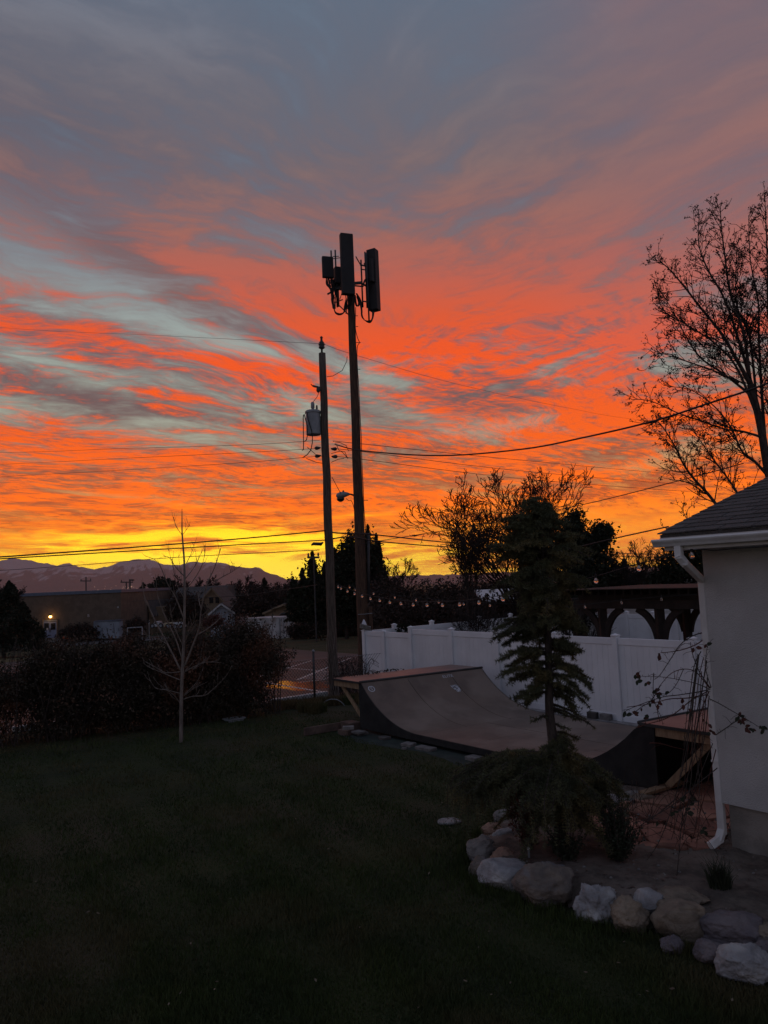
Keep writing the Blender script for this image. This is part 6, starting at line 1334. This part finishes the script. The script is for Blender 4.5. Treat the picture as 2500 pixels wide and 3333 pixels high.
# pebbles and litter on the soil
rs = random.Random(41); pbm = MB()
for i in range(420):
    x, y = rs.uniform(bx0, bx1), rs.uniform(by0, by1)
    if not inpoly(x, y, BED) or pdist(x, y, BED) < .05: continue
    r = rs.choice([.006, .008, .01, .012, .02]); z = .004+bedz(x, y); pbm.lathe((x, y, z-r*.3), [(r*.6, 0), (r, r*.45), (r*.7, r*.95), (r*.2, r*1.15)], 6, squash=(1, rs.uniform(.6, 1)))
stuff(tag(pbm.build('pebbles', M['rock_grey']), 'small pebbles and clods scattered on the bare soil', 'pebbles'))
def lit_quads(name, label, pts, size, m, seed, cat='leaves'):
    P = np.array(pts); g2 = np.random.RandomState(seed); n = len(P); a = g2.normal(size=(n, 3)); a[:, 2] *= .25; a /= np.linalg.norm(a, axis=1)[:, None]; b = np.cross(a, [0, 0, 1])+g2.normal(size=(n, 3))*.15; s = (size*g2.uniform(.5, 1.4, n))[:, None]
    return stuff(tag(npmesh(name, np.stack([P-a*s*.5, P+b*s*.3, P+a*s*.5, P-b*s*.3], 1), 4, M[m]), label, cat))
pts = []
while len(pts) < 80:
    p = gnd(rs.uniform(-100, 2500), 2420+rs.random()**1.6*880, .05)
    if not inpoly(p.x, p.y, BED): pts.append((p.x, p.y, .045+rs.uniform(0, .02)))
lit_quads('fallen_leaves', 'small pale fallen leaves dotted over the dark lawn', pts, .038, 'leaf_litter', 3)
pts = [(x, y, .012+bedz(x, y)) for x, y in ((rs.uniform(bx0, bx1), rs.uniform(by0, by1)) for _ in range(1800)) if inpoly(x, y, BED) and pdist(x, y, BED) > .1]
lit_quads('soil_litter', 'dead twigs and leaf scraps lying on the bare soil', pts, .04, 'old_lumber', 4)

# ---------------------------------------------------------------- shrubs and small things in the bed
def bush(name, label, px, py, h, r, m, stems, leaf, nl, seed, up=.8, cat='shrub'):
    rs = random.Random(seed); b = gnd(px, py, .12); o = thing(name, label, cat, b); st = MB(); P = []
    for i in range(stems):
        a = rs.uniform(0, 6.283); rr = r*rs.uniform(.1, 1); L = h*rs.uniform(.6, 1.1)*(1.05-.35*rr/r); tip = b+Vector((math.cos(a)*rr, math.sin(a)*rr, L)); q = [b+Vector((math.cos(a), math.sin(a), 0))*.03, b+(tip-b)*.4+Vector((math.cos(a)*rr*.35*(1-up), math.sin(a)*rr*.35*(1-up), 0)), tip]; st.tube(smoothp(q, 3), .005, 4, cap=False)
        for k in range(nl): f = rs.uniform(.2, 1); p = (q[0]+(q[1]-q[0])*f*2 if f < .5 else q[1]+(q[2]-q[1])*(f*2-1)); P.append(tuple(p+Vector((rs.gauss(0, .025), rs.gauss(0, .025), rs.gauss(0, .025)))))
    st.build('stems', M['bark'], o); leafcloud('foliage', np.array(P), leaf, M[m], o, seed); return o
bush('boxwood_shrub', 'small dark evergreen shrub with upright shoots at the front of the flagstones', 2012, 2806, .62, .27, 'shrub', 70, .034, 46, 3)
bush('red_leaf_shrub', 'dark shrub with dull red leaves in front of the conifer skirt', 1722, 2772, .92, .26, 'red_leaf', 34, .045, 30, 5)
bush('low_shrub', 'low dark shrub in the shade at the foot of the conifer', 1850, 2800, .42, .30, 'shrub', 40, .035, 30, 7)
tufts('grass_clump', 'dark clump of strappy leaves on the bare soil near the house', [tuple(gnd(2346, 2900, .12))], 260, .27, .10, 'shrub', .006, 'plant', None, .7)
c = gnd(1723, 2802, .12); sp_ = thing('sprinkler_riser', 'slim grey sprinkler riser standing in the soil below the red shrub', 'sprinkler', c); MB().lathe(c, [(.012, -.05), (.012, .12)], 8).build('pipe', M['grey_metal'], sp_); MB().lathe(c+Vector((0, 0, .12)), [(.018, 0), (.018, .025), (.010, .03)], 8).build('head', M['white_paint'], sp_)
c = gnd(1808, 2640, .12); s2 = thing('sprinkler_riser', 'short riser with a bright white cap half hidden under the conifer', 'sprinkler', c); MB().lathe(c, [(.010, -.05), (.010, .10)], 8).build('pipe', M['dark_metal'], s2); MB().lathe(c+Vector((0, 0, .10)), [(.02, 0), (.022, .03), (.012, .04)], 8).build('head', M['white_paint'], s2)

# ---------------------------------------------------------------- climbing rose at the house corner
rs = random.Random(51); rc = thing('climbing_rose', 'straggling bare rose canes with a few dark leaves at the house corner', 'rose', PT(HT-.25, HN-.22, .14))
def Rz(px, py, Y=8.2): return atY(px, py, Y)
CN = [[(2310, 2240), (2290, 2215), (2262, 2185), (2225, 2178), (2185, 2192), (2150, 2230), (2128, 2270)], [(2312, 2245), (2270, 2226), (2220, 2214), (2160, 2204), (2110, 2202), (2070, 2200)], [(2306, 2246), (2262, 2254), (2210, 2262), (2160, 2268), (2110, 2284), (2062, 2302), (2030, 2318)], [(2304, 2250), (2250, 2280), (2200, 2320), (2160, 2342), (2110, 2356), (2075, 2368)], [(2312, 2240), (2285, 2200), (2268, 2168), (2252, 2120), (2248, 2090)], [(2314, 2236), (2300, 2190), (2296, 2160), (2300, 2120), (2304, 2098)], [(2296, 2262), (2240, 2272), (2180, 2275), (2120, 2290), (2040, 2302)], [(2310, 2275), (2345, 2292), (2390, 2318), (2425, 2338), (2470, 2366)], [(2330, 2392), (2360, 2372), (2395, 2348), (2412, 2340)],
      [(2286, 2085), (2262, 2100), (2220, 2115), (2180, 2122), (2150, 2125)], [(2284, 2060), (2255, 2070), (2215, 2098), (2180, 2150), (2150, 2195), (2130, 2212)], [(2282, 2120), (2262, 2160), (2250, 2230), (2236, 2330), (2225, 2430)], [(2290, 2140), (2276, 2200), (2262, 2300), (2246, 2400), (2232, 2500), (2225, 2600)], [(2272, 2130), (2258, 2240), (2246, 2360), (2226, 2480), (2196, 2600), (2150, 2730), (2106, 2800)], [(2300, 2150), (2280, 2280), (2262, 2420), (2240, 2520), (2222, 2650), (2210, 2780), (2200, 2880)], [(2308, 2250), (2284, 2310), (2262, 2390), (2246, 2460)], [(2150, 2230), (2120, 2280), (2090, 2300), (2052, 2330)], [(2128, 2190), (2126, 2240), (2132, 2290), (2150, 2330), (2158, 2360)], [(2150, 2270), (2140, 2310), (2148, 2350)], [(2225, 2178), (2200, 2230), (2170, 2260), (2140, 2262)],
      [(2320, 2420), (2280, 2520), (2240, 2640), (2215, 2700)], [(2330, 2440), (2300, 2560), (2270, 2680), (2250, 2740)], [(2335, 2500), (2260, 2560), (2190, 2620), (2120, 2660), (2060, 2680)], [(2200, 2600), (2140, 2650), (2080, 2690)], [(2115, 2418), (2150, 2420), (2185, 2430), (2230, 2440)]]
for _ in range(8):
    x0, x1 = rs.uniform(2262, 2312), rs.uniform(2150, 2290); y0, y1 = rs.uniform(2110, 2270), rs.uniform(2480, 2790); CN.append([(x0, y0), (x0-14+rs.uniform(-10, 6), y0+(y1-y0)*.3), ((x0+x1)/2+rs.uniform(-8, 12), y0+(y1-y0)*.65), (x1, y1)])
lv = []
for i, pts in enumerate(CN):
    Yc = 8.15+rs.uniform(-.15, .25); b = MB(); q = smoothp([Rz(x, y, Yc) for x, y in pts], 5); m = len(q)-1; r = rs.uniform(.0045, .0075); b.tube(q, [r*(1-.5*k/m) for k in range(m+1)], 5)
    for k in range(m):
        if rs.random() < .5: d = (q[k+1]-q[k]).normalized().cross(Vector((0, -1, 0)))*(1 if rs.random() < .5 else -1); b.tube([q[k], q[k]+d*rs.uniform(.012, .03)+Vector((0, 0, .006))], [.003, .0015], 3, cap=False)
        if rs.random() < .16 and k > m*.25: d = Vector((rs.uniform(-1, 1), rs.uniform(-.4, .4), rs.uniform(-.6, .9))).normalized(); L = rs.uniform(.05, .16); b.tube([q[k], q[k]+d*L*.6, q[k]+(d+Vector((0, 0, -.2)))*L], [.003, .0025, .002], 3, cap=False)
    b.build('cane', M['red_leaf'] if i % 3 == 0 else M['bark'], rc, smooth=True)
def leaf(p, d, s):
    d = Vector(d).normalized(); sd = d.cross(Vector((0, -1, .2))).normalized(); nm = sd.cross(d); mb = MB()
    mb.add([p, p+d*s*.35+sd*s*.30+nm*s*.06, p+d*s*.75+sd*s*.22+nm*s*.03, p+d*s, p+d*s*.75-sd*s*.22+nm*s*.03, p+d*s*.35-sd*s*.30+nm*s*.06, p+d*s*.5], [(0, 1, 6), (1, 2, 6), (2, 3, 6), (3, 4, 6), (4, 5, 6), (5, 0, 6)]); mb.build('leaf', M['red_leaf'] if rs.random() < .45 else M['shrub'], rc)
for px, py, n in [(2070, 2195, 3), (2068, 2215, 3), (2100, 2220, 2), (2104, 2222, 1), (2150, 2130, 3), (2135, 2252, 2), (2137, 2254, 2), (2160, 2262, 2), (2120, 2290, 2), (2136, 2288, 2), (2030, 2318, 2), (2062, 2318, 3), (2086, 2316, 2), (2108, 2330, 3), (2220, 2288, 2), (2240, 2310, 2), (2402, 2330, 4), (2416, 2345, 4), (2430, 2370, 3), (2450, 2372, 3), (2474, 2362, 3), (2490, 2378, 2), (2300, 2350, 3), (2310, 2375, 3), (2295, 2100, 2), (2262, 2112, 2), (2215, 2600, 3), (2235, 2640, 3), (2260, 2610, 2), (2290, 2700, 3), (2190, 2640, 2), (2140, 2665, 2)]:
    for _ in range(n): leaf(Rz(px+rs.uniform(-6, 6), py+rs.uniform(-6, 6), 8.1), (rs.uniform(-1, 1), rs.uniform(-.5, .2), rs.uniform(-1, .3)), rs.uniform(.045, .075))
tg = MB()
for i in range(42):                              # tangle of fallen canes on the stones
    b = PT(rs.uniform(-5.9, -4.5), rs.uniform(7.7, 8.7), .16); a = rs.uniform(0, 6.283); L = rs.uniform(.3, .9); h = rs.uniform(.05, .75); q = []
    for k in range(7): f = k/6; q.append(b+Vector((math.cos(a)*L*(f-.5), math.sin(a)*L*(f-.5)*.7, max(.01, h*math.sin(f*3.0)+rs.gauss(0, .01)))))
    tg.tube(smoothp(q, 2), .0028, 3, cap=False)
tg.build('tangle', M['brown_brush'], rc)

# ---------------------------------------------------------------- grass
gq = np.random.RandomState(90)
def lawn_blades(n, y0, y1, h, w):
    X, Yy = [], []
    while len(X) < n:
        u = gq.uniform(0, 1, n); y = 1/(1/y0+(1/y1-1/y0)*u); x = gq.uniform(-.58, .56, n)*y*1.03
        for a, c in zip(x, y):
            if inpoly(a, c, BED): continue
            nq = a*N_.x+c*N_.y; tq_ = a*A_.x+c*A_.y
            if nq > 9.25 and tq_ > -14.2: continue
            if (Vector((a, c, 0))-LP).dot(LQ) > -.75: continue
            X.append(a); Yy.append(c)
            if len(X) >= n: break
    x, y = np.array(X), np.array(Yy); pat = .75+.35*np.sin(x*2.1+1.3*np.sin(y*1.7))*np.sin(y*1.5+x)+.25*np.sin(x*6.3+y*4.1); hh = h*gq.uniform(.5, 1.2, n)*pat; la = gq.uniform(0, 6.283, n); ll = hh*gq.uniform(.1, .8, n); wa = gq.uniform(0, 6.283, n); sc_ = np.clip(y/7, 1, 2.4)
    dx, dy = w*sc_*np.cos(wa), w*sc_*np.sin(wa); z = np.zeros(n)
    return np.stack([np.stack([x-dx, y-dy, z], 1), np.stack([x+dx, y+dy, z], 1), np.stack([x+ll*np.cos(la), y+ll*np.sin(la), hh], 1)], 1)
stuff(tag(npmesh('grass', lawn_blades(190000, 5.2, 19.5, .062, .0040), 3, M['blade']), 'dark trimmed lawn grass covering the yard', 'grass'))
cen_ = []
for i in range(len(BED)-8):
    a, c = BED[i], BED[i+1]; L = math.hypot(c[0]-a[0], c[1]-a[1])
    for k in range(int(L/.09)+1): f = k/(L/.09+1); cen_.append((a[0]+(c[0]-a[0])*f-.14+gq.uniform(-.06, .06), a[1]+(c[1]-a[1])*f-.16+gq.uniform(-.06, .06), 0))
tufts('edge_grass', 'longer grass growing up against the boulders', [c for c in cen_ if not inpoly(c[0], c[1], BED)], 34, .12, .09, 'blade', .0035, lean=.6)
